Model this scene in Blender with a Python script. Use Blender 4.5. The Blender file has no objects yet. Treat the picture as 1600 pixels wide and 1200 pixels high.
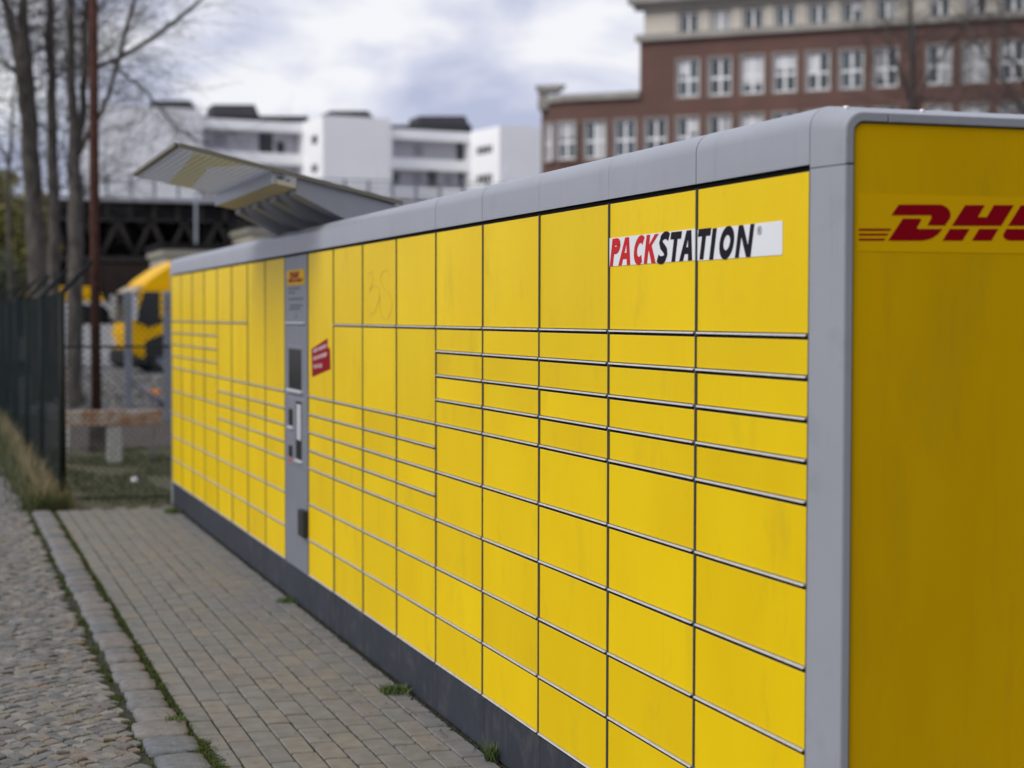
import bpy, bmesh, math, random
from mathutils import Vector, Matrix, noise

random.seed(7)
SC = bpy.context.scene
COL = SC.collection
rad = math.radians

# ------------------------------------------------------------------ camera
CAM = Vector((-1.97857, -3.76596, 1.65135))
YAW, PITCH, ROLL, FPX = 0.3166, -0.0381, 0.0019, 2757.43
FW = Vector((math.sin(YAW)*math.cos(PITCH), math.cos(YAW)*math.cos(PITCH), math.sin(PITCH)))
_r = Vector((math.cos(YAW), -math.sin(YAW), 0)); _u = _r.cross(FW)
RT = _r*math.cos(ROLL) + _u*math.sin(ROLL)
UP = -_r*math.sin(ROLL) + _u*math.cos(ROLL)
cd = bpy.data.cameras.new('camera'); cam = bpy.data.objects.new('camera', cd); COL.objects.link(cam)
cam.matrix_world = Matrix(((RT.x, UP.x, -FW.x, CAM.x), (RT.y, UP.y, -FW.y, CAM.y), (RT.z, UP.z, -FW.z, CAM.z), (0, 0, 0, 1)))
cd.sensor_width = 36; cd.lens = FPX/1600*36
cd.clip_start = 0.1; cd.clip_end = 3000
cd.dof.use_dof = True; cd.dof.focus_distance = 5.6; cd.dof.aperture_fstop = 2.4
cd.dof.aperture_blades = 9
SC.camera = cam

# ------------------------------------------------------------------ sky and sun
SUN_EL, SUN_AZ = rad(42), rad(-112)         # azimuth clockwise from +Y: light from the left of the lockers
w = bpy.data.worlds.new('World'); SC.world = w; w.use_nodes = True
nt = w.node_tree; N = nt.nodes; L = nt.links
for n in list(N): N.remove(n)
wo = N.new('ShaderNodeOutputWorld'); bg = N.new('ShaderNodeBackground'); L.new(bg.outputs[0], wo.inputs[0])
sky = N.new('ShaderNodeTexSky'); sky.sky_type = 'NISHITA'; sky.sun_disc = False
sky.sun_elevation = SUN_EL; sky.sun_rotation = SUN_AZ
bg.inputs['Strength'].default_value = 0.1
tc = N.new('ShaderNodeTexCoord')
mp = N.new('ShaderNodeMapping'); mp.inputs['Scale'].default_value = (1, 1, 2.0); mp.inputs['Location'].default_value = (1, 2, 3)
L.new(tc.outputs['Generated'], mp.inputs['Vector'])
n1 = N.new('ShaderNodeTexNoise'); n1.inputs['Scale'].default_value = 8.6; n1.inputs['Detail'].default_value = 7; n1.inputs['Roughness'].default_value = 0.5
n1.inputs['Distortion'].default_value = 0.25
L.new(mp.outputs[0], n1.inputs['Vector'])
cr = N.new('ShaderNodeValToRGB'); L.new(n1.outputs['Fac'], cr.inputs[0])
e = cr.color_ramp.elements
e[0].position = 0.40; e[0].color = (4.7, 5.1, 6.8, 1)
e[1].position = 0.62; e[1].color = (8.9, 9.0, 9.4, 1)
m = e.new(0.50); m.color = (6.3, 6.6, 8.0, 1)
n2 = N.new('ShaderNodeTexNoise'); n2.inputs['Scale'].default_value = 2.3; n2.inputs['Detail'].default_value = 4
L.new(mp.outputs[0], n2.inputs['Vector'])
cr2 = N.new('ShaderNodeValToRGB'); L.new(n2.outputs['Fac'], cr2.inputs[0])
cr2.color_ramp.elements[0].position = 0.30; cr2.color_ramp.elements[0].color = (0.72, 0.72, 0.72, 1)
cr2.color_ramp.elements[1].position = 0.46; cr2.color_ramp.elements[1].color = (1, 1, 1, 1)
mx = N.new('ShaderNodeMix'); mx.data_type = 'RGBA'
L.new(cr2.outputs[0], mx.inputs['Factor']); L.new(sky.outputs[0], mx.inputs['A']); L.new(cr.outputs[0], mx.inputs['B'])
L.new(mx.outputs['Result'], bg.inputs['Color'])

sd = bpy.data.lights.new('sun', 'SUN'); sd.energy = 2.2; sd.angle = rad(34); sd.color = (1, 0.955, 0.88)
so = bpy.data.objects.new('sun', sd); COL.objects.link(so)
sv = Vector((math.sin(SUN_AZ)*math.cos(SUN_EL), math.cos(SUN_AZ)*math.cos(SUN_EL), math.sin(SUN_EL)))
so.rotation_euler = (-sv).to_track_quat('-Z', 'Y').to_euler(); so.location = sv*50

SC.view_settings.view_transform = 'Standard'; SC.view_settings.look = 'None'
SC.view_settings.exposure = 0.04; SC.view_settings.gamma = 1
SC.render.engine = 'CYCLES'
SC.cycles.use_denoising = True; SC.cycles.max_bounces = 6; SC.cycles.transparent_max_bounces = 12

# ------------------------------------------------------------------ helpers
def ray(px, py): return FW + RT*((px-800)/FPX) + UP*((600-py)/FPX)
def at_y(px, py, y):
    d = ray(px, py); return CAM + d*((y-CAM.y)/d.y)
def at_x(px, py, x):
    d = ray(px, py); return CAM + d*((x-CAM.x)/d.x)
def at_z(px, py, z=0.0):
    d = ray(px, py); return CAM + d*((z-CAM.z)/d.z)
def pd(px, py, depth): return CAM + ray(px, py)*depth
def project(v):
    d = Vector(v)-CAM; k = d.dot(FW)
    return (800+FPX*d.dot(RT)/k, 600-FPX*d.dot(UP)/k, k)

class MB:
    def __init__(s): s.v = []; s.f = []; s.sm = []
    def quad(s, a, b, c, d): s.poly([a, b, c, d])
    def poly(s, pts, smooth=False):
        i = len(s.v); s.v += [tuple(p) for p in pts]; s.f.append(tuple(range(i, i+len(pts)))); s.sm.append(smooth)
    def box(s, x0, x1, y0, y1, z0, z1):
        i = len(s.v)
        s.v += [(x0,y0,z0),(x1,y0,z0),(x1,y1,z0),(x0,y1,z0),(x0,y0,z1),(x1,y0,z1),(x1,y1,z1),(x0,y1,z1)]
        for f in ((3,2,1,0),(4,5,6,7),(0,1,5,4),(1,2,6,5),(2,3,7,6),(3,0,4,7)):
            s.f.append(tuple(i+k for k in f)); s.sm.append(False)
        return s
    def obox(s, o, ux, uy, uz):
        i = len(s.v); o = Vector(o)
        for c in range(2):
            for a, b in ((0,0),(1,0),(1,1),(0,1)): s.v.append(tuple(o+ux*a+uy*b+uz*c))
        for f in ((3,2,1,0),(4,5,6,7),(0,1,5,4),(1,2,6,5),(2,3,7,6),(3,0,4,7)):
            s.f.append(tuple(i+k for k in f)); s.sm.append(False)
        return s
    def prism(s, pts, off, cap=True, smooth=False):
        # pts: closed ring of Vectors, extruded by off
        n = len(pts); i = len(s.v); off = Vector(off)
        s.v += [tuple(Vector(p)) for p in pts] + [tuple(Vector(p)+off) for p in pts]
        for k in range(n):
            s.f.append((i+k, i+(k+1) % n, i+n+(k+1) % n, i+n+k)); s.sm.append(smooth)
        if cap:
            s.f.append(tuple(i+k for k in reversed(range(n)))); s.f.append(tuple(i+n+k for k in range(n))); s.sm += [False, False]
        return s
    def tube(s, pts, rr, n=5, cap=True):
        pts = [Vector(p) for p in pts]
        if not isinstance(rr, (list, tuple)): rr = [rr]*len(pts)
        i = len(s.v); m = len(pts)
        for k, p in enumerate(pts):
            t = (pts[min(k+1, m-1)]-pts[max(k-1, 0)])
            if t.length < 1e-9: t = Vector((0, 0, 1))
            t.normalize()
            a = t.cross(Vector((0.31, 0.17, 0.93)) if abs(t.z) < 0.9 else Vector((1, 0.1, 0))).normalized(); b = t.cross(a)
            for j in range(n):
                an = 2*math.pi*j/n
                s.v.append(tuple(p + (a*math.cos(an)+b*math.sin(an))*rr[k]))
        for k in range(m-1):
            for j in range(n):
                s.f.append((i+k*n+j, i+k*n+(j+1) % n, i+(k+1)*n+(j+1) % n, i+(k+1)*n+j)); s.sm.append(True)
        if cap:
            s.f.append(tuple(i+j for j in reversed(range(n)))); s.f.append(tuple(i+(m-1)*n+j for j in range(n))); s.sm += [False, False]
        return s
    def mesh(s, name):
        me = bpy.data.meshes.new(name); me.from_pydata(s.v, [], s.f)
        me.polygons.foreach_set('use_smooth', s.sm)
        me.update(); return me
    def build(s, name, mat, parent=None, fix=True):
        me = s.mesh(name)
        if fix:
            bm = bmesh.new(); bm.from_mesh(me); bmesh.ops.recalc_face_normals(bm, faces=bm.faces); bm.to_mesh(me); bm.free()
        return link(name, me, mat, parent)

def link(name, me, mat=None, parent=None):
    o = bpy.data.objects.new(name, me); COL.objects.link(o)
    if mat is not None and (not me.materials): me.materials.append(mat)
    if parent is not None:
        o.parent = parent
        # children are built in world coordinates: undo the parent's offset
        o.matrix_parent_inverse = PINV.get(parent.name, Matrix())
    return o
PINV = {}
def empty(name, loc=(0, 0, 0), rz=0.0):
    o = bpy.data.objects.new(name, None); COL.objects.link(o); o.location = loc; o.rotation_euler.z = rz
    o.empty_display_size = 0.2
    return o
def root_at(name, loc):
    o = empty(name, loc); PINV[o.name] = Matrix.Translation(-Vector(loc)); return o
def tag(o, label=None, cat=None, group=None, kind=None):
    if label: o['label'] = label
    if cat: o['category'] = cat
    if group: o['group'] = group
    if kind: o['kind'] = kind
    return o
def cbox_mesh(name, x0, x1, y0, y1, z0, z1, b, seg=1):
    me = bpy.data.meshes.new(name); bm = bmesh.new()
    bmesh.ops.create_cube(bm, size=1)
    for v in bm.verts:
        v.co = Vector(((x0+x1)/2+v.co.x*(x1-x0), (y0+y1)/2+v.co.y*(y1-y0), (z0+z1)/2+v.co.z*(z1-z0)))
    bmesh.ops.bevel(bm, geom=list(bm.edges), offset=b, segments=seg, affect='EDGES', profile=0.5)
    bm.to_mesh(me); bm.free(); return me

# ------------------------------------------------------------------ materials
def mat(name, col, rough=0.6, metal=0.0, var=0.0, scale=8.0, bump=0.0, bscale=60.0, col2=None, spec=0.5, coat=0.0,
        island=0.0, streak=None, objvar=0.0, aniso=(1, 1, 1), detail=5, dirt=None):
    m = bpy.data.materials.new(name); m.use_nodes = True
    t = m.node_tree; b = t.nodes['Principled BSDF']; K = t.links
    b.inputs['Roughness'].default_value = rough; b.inputs['Metallic'].default_value = metal
    b.inputs['Specular IOR Level'].default_value = spec
    if coat: b.inputs['Coat Weight'].default_value = coat; b.inputs['Coat Roughness'].default_value = 0.2
    b.inputs['Base Color'].default_value = (*col, 1)
    if not (var or bump or island or objvar or dirt): return m
    c = t.nodes.new('ShaderNodeTexCoord'); mpn = t.nodes.new('ShaderNodeMapping'); K.new(c.outputs['Object'], mpn.inputs[0])
    mpn.inputs['Scale'].default_value = aniso
    oi = t.nodes.new('ShaderNodeObjectInfo')
    # shift the pattern from object to object
    vm = t.nodes.new('ShaderNodeVectorMath'); vm.operation = 'MULTIPLY_ADD'
    K.new(oi.outputs['Random'], vm.inputs[0]); vm.inputs[1].default_value = (37, 53, 71); K.new(mpn.outputs[0], vm.inputs[2])
    vec = vm.outputs[0]
    cur = None
    if var:
        n = t.nodes.new('ShaderNodeTexNoise'); n.inputs['Scale'].default_value = scale; n.inputs['Detail'].default_value = detail
        K.new(vec, n.inputs['Vector'])
        r = t.nodes.new('ShaderNodeValToRGB'); K.new(n.outputs['Fac'], r.inputs[0])
        c2 = col2 or tuple(x*(1-var) for x in col)
        r.color_ramp.elements[0].position = 0.33; r.color_ramp.elements[0].color = (*c2, 1)
        r.color_ramp.elements[1].position = 0.67; r.color_ramp.elements[1].color = (*col, 1)
        cur = r.outputs[0]
    if dirt:
        dcol, dsc, lo, hi, amt = dirt
        n = t.nodes.new('ShaderNodeTexNoise'); n.inputs['Scale'].default_value = dsc; n.inputs['Detail'].default_value = 8; n.inputs['Roughness'].default_value = 0.65
        K.new(vec, n.inputs['Vector'])
        mr = t.nodes.new('ShaderNodeMapRange'); mr.inputs['From Min'].default_value = lo; mr.inputs['From Max'].default_value = hi; mr.inputs['To Max'].default_value = amt
        K.new(n.outputs['Fac'], mr.inputs[0])
        mm = t.nodes.new('ShaderNodeMix'); mm.data_type = 'RGBA'
        K.new(mr.outputs[0], mm.inputs['Factor'])
        if cur: K.new(cur, mm.inputs['A'])
        else: mm.inputs['A'].default_value = (*col, 1)
        mm.inputs['B'].default_value = (*dcol, 1); cur = mm.outputs['Result']
    if streak:
        scol, ssc, lo, hi, amt, an = streak
        mp2 = t.nodes.new('ShaderNodeMapping'); mp2.inputs['Scale'].default_value = an; K.new(c.outputs['Object'], mp2.inputs[0])
        v2 = t.nodes.new('ShaderNodeVectorMath'); v2.operation = 'MULTIPLY_ADD'
        K.new(oi.outputs['Random'], v2.inputs[0]); v2.inputs[1].default_value = (19, 83, 7); K.new(mp2.outputs[0], v2.inputs[2])
        n = t.nodes.new('ShaderNodeTexNoise'); n.inputs['Scale'].default_value = ssc; n.inputs['Detail'].default_value = 6; n.inputs['Roughness'].default_value = 0.6
        K.new(v2.outputs[0], n.inputs['Vector'])
        mr = t.nodes.new('ShaderNodeMapRange'); mr.inputs['From Min'].default_value = lo; mr.inputs['From Max'].default_value = hi; mr.inputs['To Max'].default_value = amt
        K.new(n.outputs['Fac'], mr.inputs[0])
        mm = t.nodes.new('ShaderNodeMix'); mm.data_type = 'RGBA'; K.new(mr.outputs[0], mm.inputs['Factor'])
        if cur: K.new(cur, mm.inputs['A'])
        else: mm.inputs['A'].default_value = (*col, 1)
        mm.inputs['B'].default_value = (*scol, 1); cur = mm.outputs['Result']
    if island or objvar:
        g = t.nodes.new('ShaderNodeNewGeometry')
        ad = t.nodes.new('ShaderNodeMath'); ad.operation = 'ADD'
        if island: K.new(g.outputs['Random Per Island'], ad.inputs[0])
        K.new(oi.outputs['Random'], ad.inputs[1])
        fr = t.nodes.new('ShaderNodeMath'); fr.operation = 'FRACT'; K.new(ad.outputs[0], fr.inputs[0])
        if isinstance(island, list):
            rr = t.nodes.new('ShaderNodeValToRGB'); K.new(fr.outputs[0], rr.inputs[0]); rr.color_ramp.interpolation = 'CONSTANT'
            el = rr.color_ramp.elements
            el[0].position = 0; el[0].color = (*island[0], 1); el[1].position = 1/len(island); el[1].color = (*island[1], 1)
            for k in range(2, len(island)):
                q = el.new(k/len(island)); q.color = (*island[k], 1)
            mm = t.nodes.new('ShaderNodeMix'); mm.data_type = 'RGBA'; mm.blend_type = 'MULTIPLY'; mm.inputs['Factor'].default_value = 1
            if cur: K.new(cur, mm.inputs['A'])
            else: mm.inputs['A'].default_value = (*col, 1)
            K.new(rr.outputs[0], mm.inputs['B']); cur = mm.outputs['Result']
        else:
            amt = island or objvar
            mr = t.nodes.new('ShaderNodeMapRange'); mr.inputs['To Min'].default_value = 1-amt; mr.inputs['To Max'].default_value = 1+amt*0.4
            K.new(fr.outputs[0], mr.inputs[0])
            hs = t.nodes.new('ShaderNodeHueSaturation'); K.new(mr.outputs[0], hs.inputs['Value'])
            if cur: K.new(cur, hs.inputs['Color'])
            else: hs.inputs['Color'].default_value = (*col, 1)
            cur = hs.outputs[0]
    if cur: K.new(cur, b.inputs['Base Color'])
    if bump:
        n = t.nodes.new('ShaderNodeTexNoise'); n.inputs['Scale'].default_value = bscale; n.inputs['Detail'].default_value = 6
        K.new(vec, n.inputs['Vector'])
        bp = t.nodes.new('ShaderNodeBump'); bp.inputs['Strength'].default_value = bump; bp.inputs['Distance'].default_value = 0.01
        K.new(n.outputs['Fac'], bp.inputs['Height']); K.new(bp.outputs[0], b.inputs['Normal'])
    return m

M = {}
YEL = (0.86, 0.605, 0.002)
M['yellow'] = mat('yellow_paint', YEL, 0.42, spec=0.09, var=0.1, scale=1.7, col2=(0.80, 0.54, 0.001), bump=0.05, bscale=420, objvar=0.07, dirt=((0.50, 0.34, 0.02), 5.5, 0.56, 0.8, 0.4), aniso=(1, 1, 0.45), streak=((0.52, 0.36, 0.05), 26, 0.60, 0.80, 0.14, (1, 1, 0.08)))
M['yellow_end_shaded'] = mat('yellow_shaded_end_panel', (0.70, 0.43, 0.002), 0.5, spec=0.05, var=0.1, scale=1.6, col2=(0.58, 0.34, 0.001), bump=0.05, bscale=420, dirt=((0.36, 0.24, 0.02), 5, 0.52, 0.8, 0.35), aniso=(1, 1, 0.3), streak=((0.34, 0.21, 0.02), 22, 0.55, 0.78, 0.16, (1, 1, 0.10)))  # door yellow made darker: shade of the end face put into the colour
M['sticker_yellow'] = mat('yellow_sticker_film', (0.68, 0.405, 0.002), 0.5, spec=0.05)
M['red'] = mat('red_print', (0.25, 0.002, 0.009), 0.5, spec=0.06)
M['red_bright'] = mat('red_lettering', (0.56, 0.016, 0.02), 0.5, spec=0.1)
M['black'] = mat('black_lettering', (0.014, 0.009, 0.016), 0.55, spec=0.08)
M['white'] = mat('white_film', (0.80, 0.82, 0.84), 0.35, var=0.05, scale=3)
M['grey'] = mat('grey_powder_coat', (0.315, 0.332, 0.37), 0.36, spec=0.5, var=0.07, scale=3, bump=0.05, bscale=500, dirt=((0.20, 0.205, 0.215), 6, 0.55, 0.80, 0.5), streak=((0.20, 0.20, 0.20), 24, 0.58, 0.76, 0.35, (1, 1, 0.08)))
M['grey_dark'] = mat('grey_canopy_steel', (0.24, 0.25, 0.28), 0.5, var=0.12, scale=4)
M['carcass'] = mat('black_carcass', (0.012, 0.012, 0.013), 0.7)
M['mullion'] = mat('dull_steel_strip', (0.085, 0.08, 0.07), 0.6)
M['chrome'] = mat('bare_aluminium', (0.86, 0.84, 0.82), 0.4, metal=0.2, var=0.15, scale=30)
M['plinth'] = mat('anthracite_plinth', (0.036, 0.042, 0.056), 0.6, spec=0.25, var=0.2, scale=3, bump=0.08, bscale=300, dirt=((0.13, 0.125, 0.115), 9, 0.52, 0.82, 0.6), streak=((0.12, 0.12, 0.115), 20, 0.6, 0.8, 0.4, (1, 1, 0.12)))
M['screen'] = mat('dark_glass', (0.012, 0.013, 0.014), 0.12)
M['rubber'] = mat('black_rubber', (0.015, 0.015, 0.016), 0.7)
M['paver'] = mat('concrete_paver', (0.200, 0.196, 0.192), 0.9, var=0.22, scale=14, bump=0.35, bscale=180, spec=0.25,
                 island=[(1, 1, 1), (0.95, 0.96, 0.97), (1.02, 0.99, 0.95), (0.92, 0.92, 0.925), (1.0, 0.97, 0.955), (1.05, 1.01, 0.94), (0.94, 0.97, 0.97), (0.98, 0.96, 0.965)],
                 dirt=((0.045, 0.042, 0.036), 75, 0.63, 0.72, 0.75))
M['cobble'] = mat('small_stone', (0.20, 0.197, 0.192), 0.8, var=0.3, scale=22, bump=0.5, bscale=120, spec=0.3,
                  island=[(1, 1, 1), (0.82, 0.85, 0.9), (1.1, 1.02, 0.90), (0.7, 0.72, 0.75), (1.15, 1.12, 1.06), (1.02, 0.86, 0.76), (0.95, 0.94, 0.92), (0.75, 0.72, 0.71), (1.25, 1.23, 1.2), (0.88, 0.9, 0.92), (1.02, 0.97, 0.94), (0.8, 0.84, 0.88), (1.1, 1.09, 1.07)])
M['kerb'] = mat('granite_kerb', (0.20, 0.20, 0.20), 0.8, var=0.3, scale=26, bump=0.5, bscale=90, spec=0.3,
                island=[(0.95, 0.95, 0.96), (0.8, 0.84, 0.9), (0.98, 0.93, 0.91), (0.76, 0.81, 0.88), (1.0, 0.95, 0.93), (0.88, 0.89, 0.91)])
M['soil'] = mat('joint_soil', (0.026, 0.023, 0.018), 0.95, var=0.5, scale=5, col2=(0.026, 0.036, 0.010), bump=0.6, bscale=90)
M['ground'] = mat('yard_ground', (0.12, 0.115, 0.11), 0.95, var=0.5, scale=0.7, bump=0.4, bscale=20)
M['gravel'] = mat('grey_gravel', (0.30, 0.30, 0.31), 0.95, var=0.6, scale=3.5, bump=0.6, bscale=14, detail=8)
M['lawn'] = mat('mossy_soil', (0.075, 0.080, 0.028), 0.95, var=0.6, scale=4, col2=(0.09, 0.07, 0.05), bump=0.6, bscale=40)
M['grass'] = mat('grass_blade', (0.075, 0.092, 0.028), 0.8, island=0.6)
M['dry_grass'] = mat('dry_grass_blade', (0.27, 0.22, 0.12), 0.85, island=0.55)
M['moss'] = mat('moss', (0.055, 0.082, 0.010), 0.9, island=0.6)
M['fence'] = mat('dark_green_wire', (0.006, 0.014, 0.014), 0.7, spec=0.1)
M['fence_post'] = mat('dark_green_post', (0.008, 0.012, 0.011), 0.6, spec=0.2, var=0.3, scale=10)
M['rust'] = mat('rusty_steel', (0.085, 0.038, 0.027), 0.9, spec=0.2, var=0.5, scale=9, col2=(0.045, 0.020, 0.016), bump=0.3, bscale=60)
M['rust_flaky'] = mat('flaking_paint_over_rust', (0.42, 0.38, 0.32), 0.85, var=0.5, scale=7, col2=(0.26, 0.10, 0.03), bump=0.4, bscale=50, detail=8)
M['concrete'] = mat('pale_concrete', (0.42, 0.42, 0.38), 0.9, var=0.25, scale=9, bump=0.3, bscale=60)
M['grey_metal'] = mat('galvanised_steel', (0.20, 0.22, 0.26), 0.5, var=0.2, scale=6)
M['bark'] = mat('grey_bark', (0.115, 0.102, 0.090), 0.95, var=0.65, scale=9, col2=(0.032, 0.027, 0.024), bump=0.8, bscale=25, aniso=(1, 1, 0.35), detail=8)
M['twig'] = mat('dark_twig', (0.045, 0.038, 0.034), 0.9)
M['leaf'] = mat('yellow_green_leaf', (0.15, 0.14, 0.03), 0.8, island=0.6)
M['brick'] = None
M['cream'] = mat('cream_render', (0.56, 0.52, 0.45), 0.9, var=0.12, scale=0.5)
M['stone'] = mat('grey_stone_trim', (0.33, 0.31, 0.28), 0.9, var=0.2, scale=0.8)
M['frame_white'] = mat('white_window_frame', (0.78, 0.78, 0.80), 0.5)
M['glass'] = mat('window_glass', (0.05, 0.07, 0.08), 0.08, spec=0.8, objvar=0.5)
M['render_white'] = mat('white_render', (0.93, 0.93, 0.94), 0.85, var=0.05, scale=0.2)
M['loggia'] = mat('pale_grey_back_wall', (0.44, 0.43, 0.47), 0.9)
M['roof_dark'] = mat('dark_roof_sheet', (0.045, 0.043, 0.055), 0.7, var=0.2, scale=0.5)
M['steel_dark'] = mat('dark_riveted_steel', (0.013, 0.0125, 0.013), 0.8, spec=0.15, var=0.3, scale=0.8)
M['steel_brown'] = mat('brown_steel_strut', (0.024, 0.020, 0.018), 0.9, var=0.3, scale=1)
M['deck_grey'] = mat('pale_deck_edge', (0.36, 0.37, 0.40), 0.8, var=0.15, scale=0.6)
M['beige'] = mat('beige_render', (0.40, 0.38, 0.31), 0.9, var=0.1, scale=0.8)
M['truck_yellow'] = mat('truck_yellow_paint', (0.78, 0.43, 0.002), 0.45, spec=0.08)
M['van_white'] = mat('white_vehicle_paint', (0.66, 0.68, 0.72), 0.35, coat=0.3)
M['pale'] = mat('pale_grey_plastic', (0.5, 0.52, 0.55), 0.5)
M['orange'] = mat('orange_plastic', (0.6, 0.19, 0.03), 0.5)
M['paper'] = mat('white_paper', (0.8, 0.8, 0.82), 0.8)

def brick_mat():
    m = bpy.data.materials.new('red_brown_brick'); m.use_nodes = True
    t = m.node_tree; b = t.nodes['Principled BSDF']; K = t.links
    b.inputs['Roughness'].default_value = 0.9
    c = t.nodes.new('ShaderNodeTexCoord')
    n = t.nodes.new('ShaderNodeTexNoise'); n.inputs['Scale'].default_value = 0.55; n.inputs['Detail'].default_value = 9; n.inputs['Roughness'].default_value = 0.7
    K.new(c.outputs['Object'], n.inputs['Vector'])
    r = t.nodes.new('ShaderNodeValToRGB'); K.new(n.outputs['Fac'], r.inputs[0])
    r.color_ramp.elements[0].position = 0.3; r.color_ramp.elements[0].color = (0.092, 0.047, 0.038, 1)
    r.color_ramp.elements[1].position = 0.7; r.color_ramp.elements[1].color = (0.148, 0.069, 0.053, 1)
    sp = t.nodes.new('ShaderNodeSeparateXYZ'); K.new(c.outputs['Object'], sp.inputs[0])
    cb = t.nodes.new('ShaderNodeCombineXYZ'); K.new(sp.outputs[0], cb.inputs[0]); K.new(sp.outputs[2], cb.inputs[1])
    bt = t.nodes.new('ShaderNodeTexBrick'); K.new(cb.outputs[0], bt.inputs['Vector']); bt.inputs['Scale'].default_value = 4
    K.new(r.outputs[0], bt.inputs['Color1']); K.new(r.outputs[0], bt.inputs['Color2']); bt.inputs['Mortar'].default_value = (0.15, 0.11, 0.10, 1)
    bt.inputs['Mortar Size'].default_value = 0.015
    K.new(bt.outputs[0], b.inputs['Base Color'])
    return m
M['brick'] = brick_mat()

def film_mat():
    m = bpy.data.materials.new('frosted_canopy_sheet'); m.use_nodes = True
    b = m.node_tree.nodes['Principled BSDF']
    b.inputs['Base Color'].default_value = (0.60, 0.62, 0.66, 1); b.inputs['Roughness'].default_value = 0.35
    b.inputs['Transmission Weight'].default_value = 0.0
    t = m.node_tree; tr = t.nodes.new('ShaderNodeBsdfTranslucent'); tr.inputs['Color'].default_value = (0.60, 0.62, 0.66, 1)
    mxs = t.nodes.new('ShaderNodeMixShader'); mxs.inputs[0].default_value = 0.6
    t.links.new(b.outputs[0], mxs.inputs[1]); t.links.new(tr.outputs[0], mxs.inputs[2])
    t.links.new(mxs.outputs[0], t.nodes['Material Output'].inputs[0])
    return m, b, tr
M['film'], _, _ = film_mat()
M['film_yellow'], _b, _t = film_mat(); M['film_yellow'].node_tree.nodes['Mix Shader'].inputs[0].default_value = 0.9; M['film_yellow'].name = 'yellow_canopy_film'
_b.inputs['Base Color'].default_value = (1.0, 0.96, 0.76, 1); _t.inputs['Color'].default_value = (1.0, 0.96, 0.76, 1)

# ================================================================== GROUND
g = MB()
g.quad((-700, -300, -0.06), (900, -300, -0.06), (900, 1200, -0.06), (-700, 1200, -0.06))
tag(g.build('ground', M['ground'], fix=False), kind='structure')
# bed under pavers, kerb and cobbles
def sheet(name, x0, x1, y0, y1, z, m, kind='structure'):
    b = MB(); b.quad((x0, y0, z), (x1, y0, z), (x1, y1, z), (x0, y1, z))
    return tag(b.build(name, m, fix=False), kind=kind)
pavement = sheet('pavement', -1.03, 0.9, -6, 11.78, -0.012, M['soil'])
kerb = sheet('kerb', -1.235, -1.03, -6, 60, -0.016, M['soil'])
road = sheet('cobbled_road', -9, -1.235, -6, 60, -0.016, M['soil'])
lawn = sheet('lawn', -1.03, 9, 11.78, 18.8, -0.008, M['lawn'])
M['litter_soil'] = mat('leaf_litter_soil', (0.085, 0.07, 0.055), 0.95, var=0.5, scale=5, col2=(0.05, 0.04, 0.03), bump=0.6, bscale=30)
earth = sheet('bare_earth', -1.03, 40, 18.8, 27, -0.006, M['litter_soil'])
yard = sheet('gravel_yard', -1.03, 60, 27, 70, -0.004, M['gravel'])

# ---- concrete pavers: 0.10 x 0.255 m, running bond along the lockers
PW, PL_, J = 0.1, 0.2553, 0.0065
pv_meshes = []
for k in range(6):
    me = cbox_mesh('paver', -PW/2+J/2, PW/2-J/2, -PL_/2+0.0078, PL_/2-0.0078, -0.05, 0, 0.0045)
    rnd = random.Random(k)
    for v in me.vertices: v.co += Vector((rnd.uniform(-1, 1), rnd.uniform(-1, 1), rnd.uniform(-0.6, 0.2)))*0.0013
    me.materials.append(M['paver']); pv_meshes.append(me)
pav = []
for r in range(10):
    x = -0.012-PW*(r+0.5)
    off = 0.03 + (PL_*0.5 if r % 2 else 0.0) + random.uniform(-0.012, 0.012)
    k = -12
    while True:
        y = k*PL_+off+0.08; k += 1
        if y+PL_/2 > 11.77: break
        p = project((x, y, 0))
        vis = p[2] > 0.5 and -60 < p[0] < 1660 and p[1] < 1240
        pav.append((0 if vis else 1, p[2] if vis else 999, x, y))
pav.sort()
rest = MB()
for i, (a, d, x, y) in enumerate(pav):
    dz = random.gauss(0, 0.0007); rx, ry = random.gauss(0, 0.004), random.gauss(0, 0.004)
    if i < 300:
        o = link('paver', pv_meshes[i % 6], None, pavement)
        o.location = (x+random.gauss(0, 0.0008), y+random.gauss(0, 0.002), dz); o.rotation_euler = (ry*0.5, rx, random.gauss(0, 0.004))
    else:
        me = pv_meshes[i % 6]; b0 = len(rest.v)
        rest.v += [(v.co.x+x, v.co.y+y, v.co.z+dz+v.co.x*rx*-1+v.co.y*ry*0.5) for v in me.vertices]
        rest.f += [tuple(b0+q for q in pl.vertices) for pl in me.polygons]; rest.sm += [False]*len(me.polygons)
tag(rest.build('paver_field', M['paver'], pavement, fix=False), kind='stuff')

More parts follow.
